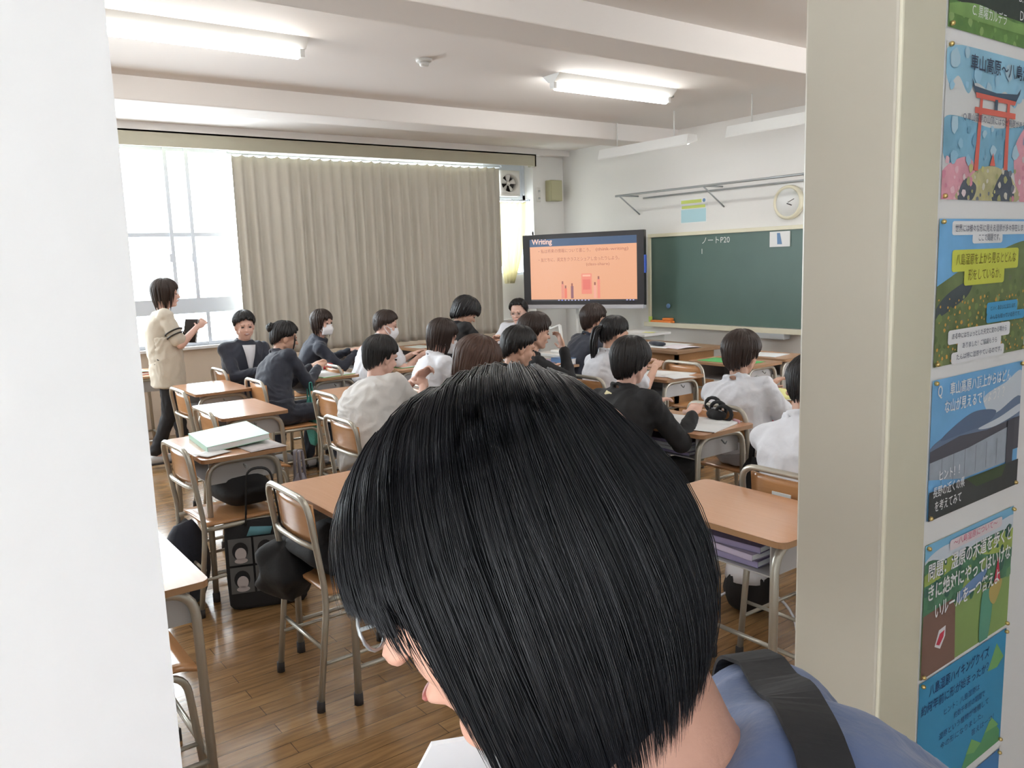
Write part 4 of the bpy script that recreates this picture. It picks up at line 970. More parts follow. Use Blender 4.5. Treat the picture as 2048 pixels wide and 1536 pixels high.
# tote with printed picture grid
tb = thing('tote_bag', 'black tote bag with a grid of grey portrait pictures standing on the floor', 'tote bag', (1.28, 3.76, .0), math.radians(-20)); tb.rotation_euler.x = math.radians(-6)
b = MB(); rr = []
for z_, w_, d_ in ((0, .165, .055), (.02, .18, .065), (.15, .185, .06), (.30, .185, .045), (.40, .18, .02), (.415, .18, .012)): rr.append(ring(V((0,0,z_)), V((1,0,0)), V((0,1,0)), w_, d_, 28, 5))
b.loft(rr, M_black).obj('bag_body', tb)
for q in (1, -1): MB().tube(bend([(-.08, q*.03, .39), (-.06, q*.02, .66), (.05, q*.02, .66), (.08, q*.03, .39)], .08), .014, M_black, 6, flat=.3).obj('handle', tb)
pr_ = MB(); mg = mat('print_grey', (.11,.11,.11), .8); ml = mat('print_light', (.50,.45,.45), .8)
for r_ in range(2):
    for c_ in range(3):
        if (r_, c_) == (1, 2): continue
        x0, z0 = -.165+.115*c_, .215-.135*r_; yy = -.0665
        pr_.add([(x0, yy, z0), (x0+.105, yy, z0), (x0+.105, yy+.006*(r_ == 0), z0+.125), (x0, yy+.006*(r_ == 0), z0+.125)], [(0,1,2,3)], mg, False)
        for (ex, ez, rx_, rz_, mm) in ((.052, .066, .036, .042, M_black), (.054, .052, .026, .030, ml), (.054, .020, .030, .013, ml)):
            pr_.add([(x0+ex+rx_*math.cos(q), yy-.001*(1 if mm is M_black else 2), z0+ez+rz_*math.sin(q)) for q in np.linspace(0, 2*PI, 18, endpoint=False)], [tuple(range(18))], mm, False)
pr_.obj('printed_panel', tb)
tb2 = MB(); tb2.add([(-.05, 0, 0), (.06, 0, .0), (.07, 0, .035), (-.03, 0, .045)], [(0,1,2,3)], mat('blue_print2', (.12,.30,.36), .7)); o = tb2.obj('blue_print', tb, solid=.002); o.location = (-.03, -.052, .345)
# drawstring bag under right desk
ds = bag(2.97, 2.22, 0, .34, .24, .30, 30, M_black, 'black and white drawstring bag with white cord on the floor under the near right desk', seed=11, strap=False)
MB().loft([ring(V((-.02,.0,z_)), V((1,0,0)), V((0,1,0)), w_, d_) for z_, w_, d_ in ((.17,.160,.112), (.22,.150,.105), (.27,.115,.08), (.32,.04,.03))], M_white).obj('white_panel', ds)
MB().tube([V((-.30+.24*math.cos(q), -.02+.20*math.sin(q), .012+.10*max(0, math.cos(q)))) for q in np.linspace(-1.6, 2.6, 26)], .006, M_white, 6).obj('cord', ds)

# ================================================================== FOREGROUND WOMAN
HC = V((.302, .397, 1.414)); hf = V((-.689, .636, -.347)); hu = V((-.148, .346, .927)); WR_ = basis(hf, hu)
def HP(x, y, z): return WR_ @ V((x, y, z)) + HC
BASE = V((.50, .10, 0))
Nk = V((.360, .345, 1.262)); Pv = V((.525, .04, .89))
ty = V((-.45, .89, 0)).normalized(); tl = V((-.89, -.45, 0)).normalized()
ax = (Nk-Pv); TL = ax.length; ax.normalize(); ll = (tl - ax*tl.dot(ax)).normalized(); ff = ll.cross(ax)
M_skinw = mat('woman_skin', (.66,.37,.27), .48, var=.05, vscale=40, bump=.06, bscale=220)
b = MB(); head_parts(b, WR_, HC, M_skinw, 1.0)
b.cap(HP(-.02, 0, -.04), Nk - ff*.005, .056, .060, M_skinw, 20); b.cap(Nk, Nk-ax*.05, .062, .075, M_skinw, 20)
prof = [(-.12,.155,.11),(0,.165,.12),(.2,.15,.115),(.45,.14,.105),(.68,.155,.105),(.84,.150,.095),(.94,.115,.075),(1.0,.075,.062)]
def wt_(mb, m, e, lo=-1, hi=2): mb.loft([ring(Pv + ax*(TL*t) - ff*(.03*math.sin(PI*max(0,min(1,t)))), ll, ff, w+e, d+e, 28) for t, w, d in prof if lo <= t <= hi], m)
wt_(b, M_skinw, -.012)
S0 = Nk - ax*.045 + ll*.165; S1 = Nk - ax*.075 - ll*.150
E0, W0 = elbow(S0, V((.25, .50, 1.02)), .26, .23, V((-.3,-.3,-1))); E1, W1 = elbow(S1, V((.36, .60, 1.04)), .26, .23, V((.5,-.2,-1)))
for S_, E_, W_2, q in ((S0, E0, W0, 1), (S1, E1, W1, -1)):
    b.cap(Nk-ax*.02, S_, .045, .048, M_skinw); b.cap(S_, E_, .044, .036, M_skinw); b.cap(E_, W_2, .036, .025, M_skinw)
    d = (W_2-E_).normalized(); n_ = V((0,0,-1)) ; n_ = (n_-d*n_.dot(d)).normalized(); side = 1 if (d.cross(n_)).dot(tl*-q) > 0 else -1
    hand_parts(b, W_2, d, V((0,0,-1)), M_skinw, side, curl=.5)
for q in (1, -1):
    hj = Pv + tl*(q*.09) - V((0,0,.05)); kn = hj + V((0,0,-.40)) + ty*.04; an = V((kn.x, kn.y, .09)) - ty*.03
    b.cap(hj, kn, .07, .05, M_skinw); b.cap(kn, an, .046, .034, M_skinw); b.cap(an, an + ty*.14 + V((0,0,-.05)), .033, .022, M_skinw)
wo = voxel(b, 'person', .0045, 4, label='woman with a black bob and blue blouse leaning into the doorway in the foreground', cat='person')
face_details(wo, WR_, HC, 1.0, glasses=True)
M_blouse = mat('blue_blouse', (.085,.13,.27), .75, bump=.25, bscale=22, var=.10, vscale=14, sheen=.25)
c = MB(); wt_(c, M_blouse, .014, hi=.95)
c.loft([ring(Nk - ax*.075 - ff*.015, ll, ff, .135, .100, 28), ring(Nk - ax*.035 - ff*.010, ll, ff, .104, .092, 28), ring(Nk - ax*.012 - ff*.004, ll, ff, .080, .078, 28)], M_blouse)
for S_, E_, W_2 in ((S0, E0, W0), (S1, E1, W1)): c.cap(Nk-ax*.06-ff*.01, S_, .066, .066, M_blouse, 18); c.cap(S_, S_.lerp(E_, .9), .066, .070, M_blouse, 18)
blouse = voxel(c, 'blouse', .007, 6, parent=wo, folds=.0028, fseed=3)
tr = MB()
for q in (1, -1):
    hj = Pv + tl*(q*.09) - V((0,0,.05)); kn = hj + V((0,0,-.40)) + ty*.04; an = V((kn.x, kn.y, .12)) - ty*.03
    tr.cap(hj, kn, .10, .085, M_blackt); tr.cap(kn, an, .085, .075, M_blackt)
tr.loft([ring(Pv + V((0,0,z_)), tl, ty, w_, d_) for z_, w_, d_ in ((-.14,.15,.12),(-.05,.18,.135),(.06,.17,.13))], M_blackt); voxel(tr, 'trousers', .012, 4, parent=wo)
for q in (1, -1):
    an = Pv + tl*(q*.09) + V((0,0,.045-Pv.z)) ; an.z = .045; MB().cap(an - ty*.03, an + ty*.16, .044, .038, M_shoe).obj('shoe', wo)
# hair
rgn = np.random.default_rng(5)
def woman_hair():
    ey, ez = .100, .111; oc = V((-.002, 0, .012)); mb = MB()
    def EX(P_, th=90): return .117 if math.cos(P_) > 0 else .103-.022*(1-min(1, th/88)**2)*-math.cos(P_)
    def endth(ph):          # 0 front .. 180 back ; returns (theta, hang)
        return lerp_table([(0,90),(30,92),(54,100),(65,122),(180,122)], ph), lerp_table([(0,0),(49,.0),(57,.02),(68,.128),(100,.135),(180,.104)], ph)
    def surf(th, ph, k, hang, inn=.10):
        T = math.radians(min(th, 88)); P_ = math.radians(ph)
        ex = EX(P_, th); p = V((ex*math.sin(T)*math.cos(P_), ey*math.sin(T)*math.sin(P_), ez*math.cos(T)))*k
        if th < 88: p = Matrix.Rotation(math.radians(76*(1-th/88)**1.6), 3, 'X') @ (Matrix.Rotation(math.radians(-8*(1-th/88)), 3, 'Y') @ p)
        if th > 88:
            te, hg = endth(abs(ph)); s = (th-88)/max(1e-6, te-88)
            if hg > .015:
                drop = hg*s; q = 1-inn*s**2.2; p.x = p.x*(1+(.06*math.sin(PI*s*.8) if p.x < 0 else 0)-(.24 if p.x < 0 else .05)*s**2.4); p.y *= 1-.16*s**2; p.z -= drop
            else:
                T2 = math.radians(th); p = V((ex*math.sin(T2)*math.cos(P_), ey*math.sin(T2)*math.sin(P_), ez*math.cos(T2)))*k
        return p + oc
    # dense under layer
    nu, nv = 72, 30; vs_ = []
    for j in range(nv+1):
        for i in range(nu):
            ph = -180+360*i/nu; te, hg = endth(abs(ph)); vs_.append(HP(*surf(te*j/nv*.975, ph, .955+.022*(1-j/nv)**3, hg)))
    mb.add(vs_, [(j*nu+i, (j+1)*nu+i, (j+1)*nu+(i+1) % nu, j*nu+(i+1) % nu) for j in range(nv) for i in range(nu)], M_hairw)
    # strands, grouped in soft locks
    NS, n = 9500, 15; verts = []; faces = []; cnt = 0
    locks = rgn.uniform(0, 1, (260, 4))
    Rn = np.array(WR_); C = np.array(HC)
    for s_ in range(NS):
        lk = locks[s_ % 260]; ph0 = -180+360*((s_ % 260)+lk[0])/260 + rgn.normal()*1.6; ts = (2, 14, 30, 46)[int(lk[1]*4)]
        te, hg = endth(abs(((ph0+180) % 360)-180)); te2 = te*(1+rgn.normal()*.012) ; kk = .975+.055*lk[2]+rgn.normal()*.008; drift = (lk[3]-.5)*14+rgn.normal()*1.5
        wob = rgn.uniform(0, 6.28); r = .00034 if rgn.random() > .04 else .00022; fly = .035 if rgn.random() > .97 else 0
        pts = []
        for k in range(n+1):
            t = k/n; th = ts+(te2-ts)*t**.92; ph = ((ph0+drift*t+180) % 360)-180
            # the parting on the far side sweeps hair towards the near side
            p = surf(th, ph, kk + .012*math.sin(PI*t+lk[1]*3) + fly*t + .008*math.sin(5*t+wob)*t, hg)
            pts.append(p)
        pts = np.array([tuple(p) for p in pts]) @ Rn.T + C
        tan = np.gradient(pts, axis=0); tan /= np.linalg.norm(tan, axis=1, keepdims=True)+1e-9
        a = np.cross(tan, [.31,.77,.55]); a /= np.linalg.norm(a, axis=1, keepdims=True)+1e-9; b_ = np.cross(tan, a)
        rad = r*np.minimum(1, (1.02-np.linspace(0, 1, n+1))*6)[:, None]
        R3 = [pts + (a*math.cos(q) + b_*math.sin(q))*rad for q in (0, 2.094, 4.189)]
        verts.append(np.stack(R3, 1).reshape(-1, 3))
    base = np.arange(n)[:, None]*3 + np.arange(3)[None]; nx = np.arange(n)[:, None]*3 + (np.arange(3)[None]+1) % 3
    q = np.stack([base, nx, nx+3, base+3], -1).reshape(-1, 4); nvp = (n+1)*3
    F4 = (q[None] + (np.arange(NS)*nvp)[:, None, None]).reshape(-1, 4); VV = np.concatenate(verts)
    o0 = len(mb.v); allv = np.concatenate([np.array(mb.v), VV]); 
    me = bpy.data.meshes.new('hair'); nf = len(mb.f)+len(F4)
    me.vertices.add(len(allv)); me.vertices.foreach_set('co', allv.ravel().astype(np.float32))
    loops = np.concatenate([np.array(mb.f).ravel(), (F4+o0).ravel()]); me.loops.add(len(loops)); me.loops.foreach_set('vertex_index', loops.astype(np.int32))
    me.polygons.add(nf); me.polygons.foreach_set('loop_start', (np.arange(nf)*4).astype(np.int32)); me.polygons.foreach_set('use_smooth', np.ones(nf, bool))
    me.materials.append(M_hairw); me.update(calc_edges=True); me.validate()
    o = bpy.data.objects.new('hair', me); COL.objects.link(o); o.parent = wo
M_hairw = mat('woman_black_hair', (.006,.0065,.009), .42, spec=.35)
woman_hair()
# shoulder strap of her bag and the papers in her hand
def on_back(u, t, e): 
    w = lerp_table([(p[0], p[1]) for p in prof], t); d = lerp_table([(p[0], p[2]) for p in prof], t)
    return Pv + ax*(TL*t) - ff*(.03*math.sin(PI*max(0, min(1, t)))) + ll*(w*math.sin(u)) - ff*((d+e)*math.cos(u))
sp = MB(); hits = []
from mathutils.bvhtree import BVHTree
bv = BVHTree.FromPolygons([v.co.copy() for v in blouse.data.vertices], [tuple(p.vertices) for p in blouse.data.polygons])
bh = bv.ray_cast(EYE, (V((.3387,.2872,1.3158))-EYE).normalized()); bc = bh[0] or bv.find_nearest(V((.3387,.2872,1.3158)))[0]
RB = basis(bh[1] or -ff, ax); btn = MB(); lathe(btn, [(0.001,.004),(.006,.004),(.0085,.002),(.0085,0)], M_dark, 16, RB @ Matrix.Rotation(PI/2, 3, 'Y'), bc); btn.obj('button', wo)
for p in ((.441,.339,1.323), (.400,.300,1.347), (.374,.270,1.364), (.376,.254,1.351), (.373,.241,1.337), (.368,.229,1.325), (.362,.218,1.304)):
    h_ = bv.ray_cast(EYE, (V(p)-EYE).normalized())
    if h_[0] is not None: hits.append(h_[0] + h_[1]*.005)
far = [bv.find_nearest(hits[0] + fw*q - UP*q*.7) for q in (.09, .05, .025)]
low = [bv.find_nearest(p) for p in (V((.42,.10,1.12)), V((.46,.0,1.0)), V((.42,-.06,.86)))]
P = [n_[0] + n_[1]*.005 for n_ in far] + hits + [n_[0] + n_[1]*.005 for n_ in low]
P = [P[i].lerp(P[i+1], j/6) for i in range(len(P)-1) for j in range(6)] + [P[-1]]; rows = []
for i, p in enumerate(P):
    n_ = bv.find_nearest(p); P[i] = n_[0] + n_[1]*.006
for _ in range(4): P = [P[0]] + [(P[i-1]+P[i]*2+P[i+1])/4 for i in range(1, len(P)-1)] + [P[-1]]
for i, p in enumerate(P):
    tg = (P[min(i+1, len(P)-1)] - P[max(i-1, 0)]).normalized(); sd_ = (ll - tg*ll.dot(tg)).normalized(); up_ = sum((bv.find_nearest(P[j])[1] for j in range(max(0, i-2), min(len(P), i+3))), V()).normalized(); sd_ = up_.cross(tg).normalized()
    rows.append([p + sd_*.019 + up_*.0015, p - sd_*.019 + up_*.0015, p - sd_*.019 - up_*.0015, p + sd_*.019 - up_*.0015])
sbag = thing('shoulder_bag', 'black shoulder bag strap over the blue blouse of the woman in front', 'bag', (0,0,0))
sp.loft(rows, M_black, smooth=False).obj('shoulder_strap', sbag)
bb_ = MB(); c0 = Pv + tl*.24 - V((0,0,.12)); bb_.loft([ring(c0 + V((0,0,z_)), ty, tl, w_, .05) for z_, w_ in ((-.15,.10),(-.13,.14),(.08,.14),(.12,.12))], M_black); bb_.obj('bag_body', sbag)
pp = MB(); pc = W1.lerp(W0, .35) ; 
pp = MB(); P4 = [V((.276,.486,1.252)), V((.385,.420,1.262)), V((.43,.55,1.09)), V((.29,.62,1.08))]
pp.add(P4, [(0,1,2,3)], M_paper, False).obj('paper_sheaf', solid=.003, label='white papers held in front of the woman leaning into the doorway', cat='papers')

# ================================================================== POSTERS ON THE CORRIDOR WALL
PX0, PW_ = 1.192, .303
def poster(z0, z1, label, draw, pins=True, name='poster', w=PW_):
    mb = MB(); h = z1-z0
    st_ = {'n': 0, 'last': None}
    def depth(k):
        if not (isinstance(k, str) and k == st_['last']): st_['n'] += 1
        st_['last'] = k; return CY0-.0015-.00016*st_['n']
    def F_(k):
        yy = depth(k); return lambda x, y: V((PX0+x*w, yy, z0+y*h))
    def poly(pts, m, k=1): f = F_(k); mb.add([f(x, y) for x, y in pts], [tuple(range(len(pts)))], m, False)
    def blob(pts, m, k=1):
        n = len(pts); out = []
        for i in range(n):
            p0_, p1_, p2_, p3_ = (pts[(i+j) % n] for j in (-1, 0, 1, 2))
            for s in range(6):
                t = s/6; out.append(tuple(min(1, max(0, .5*(2*p1_[e] + (p2_[e]-p0_[e])*t + (2*p0_[e]-5*p1_[e]+4*p2_[e]-p3_[e])*t*t + (3*p1_[e]-p0_[e]-3*p2_[e]+p3_[e])*t**3))) for e in (0, 1)))
        poly(out, m, k)
    poly.blob = blob
    def rect(a, b, c_, d, m, k=1): poly([(a, b), (c_, b), (c_, d), (a, d)], m, k)
    def rrect(a, b, c_, d, m, k=2, r=.02):
        poly([(x, y) for x, y in round_rect(a, b, c_, d, r)], m, k)
    def txt(s, x, y, size, m, k=5, width=None, rot=0, bold=0, centre=False):
        vs_, fs = text_geo(s, 1.0, bold)
        if not vs_: return
        ww = max(v[0] for v in vs_); sy = size/1.0; sx = (width*w/ww/h if width else sy)
        c_, s_ = math.cos(rot), math.sin(rot); ox = -ww*sx/2 if centre else 0; yt = depth(k)
        mb.add([V((PX0+x*w + ((v[0]*sx+ox)*c_ - v[1]*sy*s_)*h, yt, z0+y*h + ((v[0]*sx+ox)*s_ + v[1]*sy*c_)*h)) for v in vs_], fs, m, False)
    draw(poly, rect, rrect, txt)
    o = mb.obj(name, label=label, cat='poster')
    if pins:
        for x, y in ((.02, .98), (.02, .02), (.98, .98), (.98, .02)):
            MB().ell((PX0+x*w, CY0-.005, z0+y*h), (.0035, .004, .0035), mat('brass_pin', (.60,.45,.18), .3, metal=.8), None, 8, 6).obj('push_pin', o)
    return o
def scatter(poly, x0, y0, x1, y1, n, s, mats, k, seed, cond=None):
    rg = random.Random(seed); put = []
    for i in range(n*3):
        x, y = rg.uniform(x0, x1), rg.uniform(y0, y1); r = s*rg.uniform(.4, 1.2)
        if cond and not cond(x, y): continue
        if any((x-a)**2+(y-b)**2 < (1.22*(r+c_))**2 for a, b, c_ in put): continue
        put.append((x, y, r))
        a0 = rg.uniform(0, 6)
        poly([(min(1, max(0, x+r*.75*math.cos(q+a0)*rg.uniform(.7, 1.2))), min(1, max(0, y+r*math.sin(q+a0)*rg.uniform(.7, 1.2)))) for q in np.linspace(0, 2*PI, 8, endpoint=False)], mats[i % len(mats)], 'scatter%d' % seed)
def C(n, *c, var=0, vs=20): return mat('print_'+n, c, .6, var=var, vscale=vs)
ink = C('ink', .05,.07,.12); wht = C('white', .78,.79,.80); sky = C('sky', .19,.45,.75, var=.25, vs=12); cloud = C('cloud', .62,.68,.74)
def p0(poly, rect, rrect, txt):
    rect(0,0,1,1, C('meadow', .14,.27,.08, var=.5, vs=30), 0); rect(0,.17,1,1, C('darktrees', .045,.06,.05, var=.4, vs=40), 1); scatter(poly, 0, 0, 1, .17, 60, .035, [C('grass3', .20,.36,.11), C('grass4', .11,.22,.07), C('grass5', .28,.42,.16)], 1, 9); poly.blob([(0,.14),(.3,.19),(.7,.15),(1,.22),(1,.10),(0,.09)], C('grass2', .22,.38,.12, var=.3, vs=30), 2)
    txt('C. 黒曜カルデラ', .22,.10,.085, wht, width=.36); txt('B. 八ヶ', .70,.28,.09, wht, width=.2); txt('D. 湿原', .72,.16,.09, wht, width=.2)
def p1(poly, rect, rrect, txt):
    rect(0,0,1,1, C('watercolour_paper', .68,.69,.68), 0)
    poly.blob([(.03,.98),(.99,.98),(.99,.70),(.8,.74),(.72,.66),(.62,.76),(.5,.72),(.30,.78),(.22,.70),(.12,.80),(.03,.74)], C('wash_blue', .30,.55,.70, var=.25, vs=10), 1)
    poly.blob([(0,.52),(.2,.54),(.45,.50),(.7,.52),(.92,.55),(1,.40),(.8,.22),(.3,.16),(.1,.22),(0,.3)], C('wash_blue2', .22,.45,.60, var=.45, vs=14), 1)
    poly.blob([(0,.0),(.0,.18),(.18,.28),(.30,.26),(.34,.10),(.25,.0)], C('blossom', .72,.36,.42, var=.3, vs=30), 2); poly.blob([(.78,.45),(1,.60),(1,.0),(.84,.0),(.75,.25)], C('blossom'), 2)
    poly.blob([(.16,0),(.24,.12),(.34,.20),(.48,.24),(.62,.22),(.74,.16),(.80,0)], C('rock', .50,.47,.26, var=.5, vs=40), 3); poly.blob([(.16,0),(.22,.14),(.34,.10),(.30,0)], C('rockdark', .10,.12,.15, var=.4), 4); poly.blob([(.52,0),(.58,.16),(.68,.22),(.76,.08),(.74,0)], C('rockdark'), 4)
    scatter(poly, 0, 0, .30, .30, 90, .03, [C('pink1', .78,.50,.54), C('pink2', .66,.28,.36), C('pink3', .74,.62,.62)], 3, 1, lambda x, y: y < .32-.6*x)
    scatter(poly, .74, 0, 1, .60, 90, .03, [C('pink1'), C('pink2'), C('pink3')], 3, 2, lambda x, y: y < 2.4*(x-.72))
    scatter(poly, .24, .0, .76, .22, 80, .03, [C('moss1', .55,.53,.22), C('moss2', .38,.38,.18), C('stone1', .20,.22,.26), C('stone2', .60,.58,.50)], 4, 3)
    scatter(poly, .02, .24, .96, .50, 60, .05, [C('wash3', .30,.52,.66), C('wash4', .18,.38,.54), C('wash5', .42,.60,.70)], 2, 4)
    scatter(poly, .04, .72, .98, .96, 36, .06, [C('wash5'), C('wash6', .34,.58,.74)], 2, 5)
    red = C('vermilion', .70,.16,.12); dk = C('roof', .07,.11,.16)
    poly([(.30,.20),(.345,.20),(.36,.68),(.335,.68)], red, 5); poly([(.62,.22),(.665,.22),(.655,.68),(.625,.68)], red, 5)
    poly([(.24,.80),(.27,.755),(.5,.735),(.73,.755),(.77,.80),(.76,.76),(.72,.70),(.5,.69),(.28,.71),(.25,.75)], dk, 7); poly([(.28,.715),(.72,.705),(.71,.675),(.29,.68)], red, 6); poly([(.28,.62),(.72,.62),(.72,.58),(.28,.58)], red, 6); rect(.485,.62,.515,.69, dk, 6)
    poly([(.46,.24),(.52,.24),(.49,.33)], red, 5)
    txt('車山高原〜八島湿原', .21,.84,.11, ink, 8, width=.72, bold=.01); txt('Q.車山高原の山頂にはなぜ鳥居があるのか', .16,.515,.055, ink, 8, width=.76)
def p2(poly, rect, rrect, txt):
    rect(0,0,1,1, C('hillgreen', .16,.21,.09, var=.5, vs=25), 0); poly([(0,.55),(.25,.66),(.5,.72),(1,.80),(1,1),(0,1)], sky, 1)
    poly.blob([(0,.40),(.12,.50),(.35,.58),(.3,.46),(0,.33)], C('slope', .07,.09,.10, var=.3), 2); poly.blob([(.25,.60),(.6,.76),(1,.84),(1,.66),(.6,.62)], C('slope2', .18,.24,.11, var=.3), 1)
    scatter(poly, 0, 0, 1, .60, 240, .035, [C('h1', .20,.27,.10), C('h2', .12,.17,.07), C('h3', .28,.33,.13), C('h4', .17,.20,.12)], 1.3, 6, lambda x, y: y < .36+.40*x)
    rg = random.Random(4)
    scatter(poly, .02, .02, .98, .46, 60, .014, [C('lily', .62,.35,.08)], 2, 14)
    rrect(.12,.89,.97,.985, wht, 3); rrect(.33,.83,.66,.90, wht, 3); lime = C('lime', .62,.66,.10)
    rrect(.13,.64,.86,.79, lime, 4); rrect(.26,.54,.70,.66, lime, 4)
    rrect(.52,.31,.88,.40, C('azure', .08,.36,.62), 3); rrect(.52,.25,.97,.32, C('azure'), 3)
    rrect(.12,.14,.80,.24, wht, 3); rrect(.22,.07,.70,.15, wht, 3); rrect(.16,.0,.74,.08, wht, 3)
    txt('世界には様々な形に見える湿原が多々存在します！', .14,.905,.055, ink, 6, width=.80); txt('ここで問題です。', .38,.84,.055, ink, 6, width=.24)
    txt('八島湿原を上から見るとどんな', .16,.675,.085, C('brown', .22,.18,.03), 6, width=.66); txt('形をしているか。', .29,.565,.085, C('brown'), 6, width=.36)
    txt('ヒント：あるものに似ています。', .55,.335,.04, ink, 6, width=.30); txt('みんなも知っている形です。', .55,.27,.04, ink, 6, width=.36)
    txt('ある中にはちょっとした天文に変わる噂から', .15,.17,.045, ink, 6, width=.60); txt('ありました！ご協議もうら', .26,.095,.045, ink, 6, width=.38); txt('たんは特に湿原やているのです。', .20,.02,.045, ink, 6, width=.50)
def p3(poly, rect, rrect, txt):
    rect(0,0,1,1, sky, 0); poly.blob([(.55,.78),(.8,.86),(1,.92),(1,.62),(.7,.60)], cloud, 1); poly.blob([(0,.52),(.2,.60),(.45,.68),(.7,.64),(1,.72),(1,.40),(0,.40)], C('faraway', .16,.22,.33), 2)
    poly.blob([(.1,.56),(.3,.66),(.48,.70),(.7,.66),(.6,.58),(.3,.56)], C('faraway2', .12,.17,.27), 3); poly([(0,.50),(.3,.55),(.6,.53),(1,.56),(1,.3),(0,.3)], C('slate', .10,.10,.12), 3); poly.blob([(.5,.56),(.75,.60),(1,.66),(1,.60),(.7,.54)], cloud, 4)
    poly([(0,.42),(.4,.44),(.85,.50),(.85,.22),(.35,.22),(0,.30)], C('glasshouse', .36,.41,.47, var=.2, vs=40), 4)
    for k in range(6): rect(.12+.12*k,.24,.123+.12*k,.44, C('slate'), 5)
    poly([(.84,.55),(.93,.56),(.92,.15),(.84,.15)], C('post', .09,.09,.11), 5); rect(0,0,1,.21, C('soil', .06,.065,.065, var=.4), 4); poly([(.38,.21),(.85,.21),(.8,.12),(.5,.12)], C('moss', .07,.10,.05), 5)
    txt('Q', .04,.86,.11, wht, 7, width=.045, bold=.015); txt('車山高原ハ頂上からはどん', .16,.86,.10, wht, 7, width=.68, bold=.012); txt('な山が見えるでしょう？？', .11,.74,.10, wht, 7, width=.66, bold=.012)
    txt('ヒント！！', .08,.26,.085, wht, 7, width=.22, bold=.01); txt('長野の近くの県', .03,.15,.085, wht, 7, width=.33, bold=.01); txt('を考えてみて', .05,.045,.085, wht, 7, width=.28, bold=.01)
def p4(poly, rect, rrect, txt):
    rect(0,0,1,1, C('lawn', .26,.38,.13, var=.15, vs=10), 0); rect(0,.80,1,1, C('azure2', .22,.50,.72), 1); poly.blob([(0,.88),(.2,.94),(.6,.9),(1,.93),(1,.80),(0,.80)], cloud, 2)
    poly.blob([(0,.86),(.3,.80),(.6,.84),(1,.80),(1,.44),(.5,.50),(0,.40)], C('foliage', .10,.24,.14, var=.6, vs=30), 2); poly.blob([(0,.78),(.3,.84),(.3,.74),(0,.7)], C('leafy', .36,.46,.12, var=.3), 3); poly.blob([(.6,.78),(1,.82),(1,.66),(.7,.70)], C('leafy'), 3)
    scatter(poly, 0, .44, 1, .82, 160, .05, [C('f1', .08,.20,.12), C('f2', .16,.32,.16), C('f3', .30,.42,.14), C('f4', .06,.15,.12)], 2.4, 7)
    poly([(0,.0),(.36,.0),(.34,.42),(.30,.50),(.0,.48)], C('trunk', .22,.13,.10), 3); poly.blob([(.38,.52),(.68,.60),(.62,.50),(.38,.44)], C('stream', .18,.30,.52), 3)
    poly([(.13,.20),(.17,.31),(.24,.32),(.24,.24),(.19,.16)], C('white'), 5); poly([(.145,.21),(.18,.28),(.23,.29),(.22,.24),(.18,.19)], C('mouthred', .60,.06,.10), 6)
    poly.blob([(.64,.0),(.64,.36),(.70,.42),(.78,.34),(.74,.0)], C('cone', .12,.34,.24), 4); poly.blob([(.74,.42),(.88,.44),(.86,.34),(.80,.26),(.74,.32)], C('ochre', .50,.40,.14), 5); poly([(.78,.44),(.82,.64),(.86,.44)], C('mouthred'), 5)
    rrect(.24,.885,.84,.965, C('pinkpanel', .72,.64,.66), 5); txt('〜八島湿原について〜', .28,.90,.06, C('pinkink', .62,.18,.28), 7, width=.50, bold=.01)
    txt('問題：湿原の木道を歩くと', .02,.72,.135, wht, 7, width=.95, bold=.014); txt('きに絶対にやってはいけな', .02,.565,.135, wht, 7, width=.95, bold=.014); txt('いルールを一つ答えよ', .10,.405,.135, wht, 7, width=.74, bold=.014)
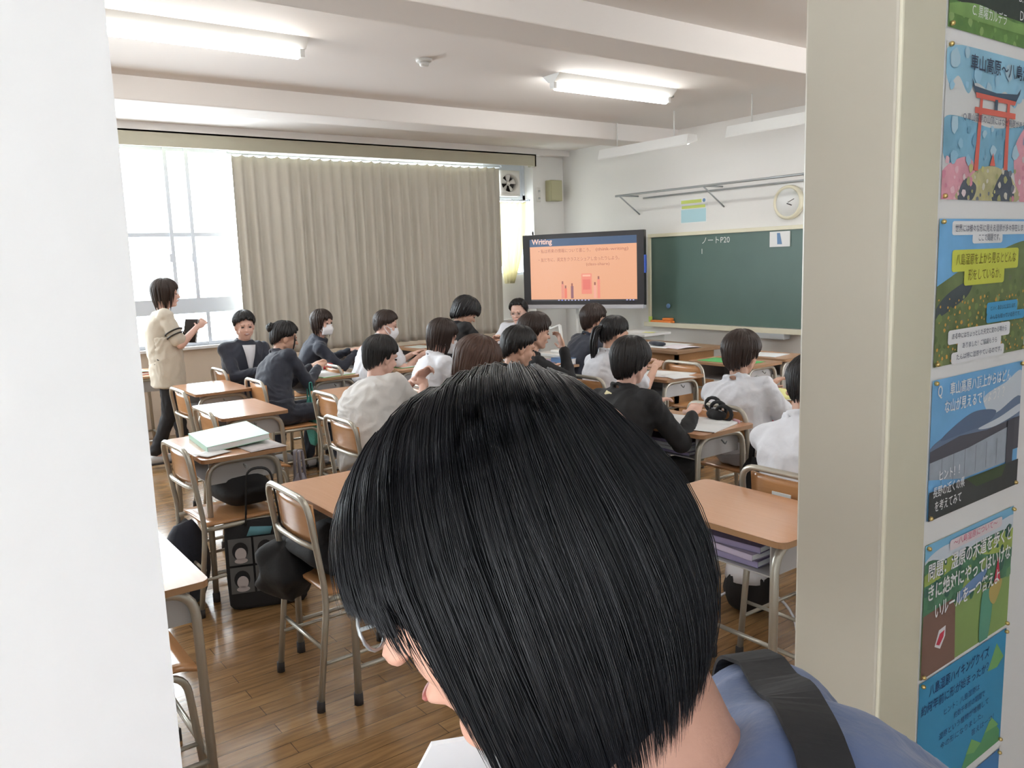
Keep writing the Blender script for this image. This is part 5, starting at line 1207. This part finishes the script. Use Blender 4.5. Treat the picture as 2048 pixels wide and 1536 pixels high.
def p5(poly, rect, rrect, txt):
    rect(0,0,1,1, C('cyanblue', .055,.30,.52), 0); g1 = C('treegreen', .20,.44,.16); g2 = C('treegreen2', .12,.34,.16)
    poly([(.78,.72),(.88,.92),(.98,.76),(.9,.70)], g1, 1); poly([(.5,.0),(.62,.22),(.74,.12),(.86,.28),(.98,.1),(.98,0)], g2, 1); poly([(.56,.12),(.62,.22),(.74,.12),(.66,.08)], g1, 2); poly([(.78,.18),(.86,.28),(.96,.16)], g1, 2); poly([(.36,0),(.42,.1),(.5,0)], g1, 2)
    dk = C('navyink', .02,.06,.18)
    txt('八島湿原ハイキングクイズ', .10,.84,.10, dk, 5, width=.68, bold=.008); txt('約何年前に形が始まったか？', .02,.72,.09, dk, 5, width=.76, bold=.004); txt('ヒント：八島湿原は', .26,.61,.06, dk, 5, width=.42); txt('　　約数千年前の期間で', .30,.52,.06, dk, 5, width=.45); txt('湿原という植物が堆積して', .22,.43,.06, dk, 5, width=.58); txt('今の形になりました。', .24,.34,.06, dk, 5, width=.50); txt('答えは一つ！', .60,.25,.06, dk, 5, width=.28)
def p6(poly, rect, rrect, txt):
    rect(0,0,1,1, C('cyanblue2', .08,.24,.50), 0); txt('車山高原クイズ', .2,.80,.1, C('navyink'), 5, width=.6)
k_ = .967; zz = lambda z: 1.6+(z-1.6)*k_
poster(zz(1.907), zz(2.13), 'topmost poster of the column, green meadow photo with white text', p0)
poster(zz(1.668), zz(1.888), 'watercolour poster with a red torii gate and pink blossom', p1)
poster(zz(1.42), zz(1.64), 'hillside flower poster with lime green text panel', p2)
poster(zz(1.18), zz(1.40), 'mountain photo poster with blue sky and white handwritten style text', p3)
poster(zz(.917), zz(1.14), 'cartoon forest poster with brown tree trunk and big white letters', p4)
poster(zz(.69), zz(.91), 'bright blue poster with dark lettering and green trees', p5)
poster(zz(.45), zz(.672), 'lowest blue poster, only its top edge in view', p6)
tf = thing('document_folder', 'slim black folder the standing teacher holds against her chest', 'folder', (1.95, 7.13, 1.11), math.radians(35)); tf.rotation_euler.y = math.radians(18)
MB().box((-.010, -.065, -.10), (-.006, .065, .10), M_dark).box((.006, -.065, -.10), (.010, .065, .10), M_dark).obj('cover', tf, bevel=.002); MB().box((-.006, -.06, -.095), (.006, .06, .095), M_paper).obj('page_block', tf)
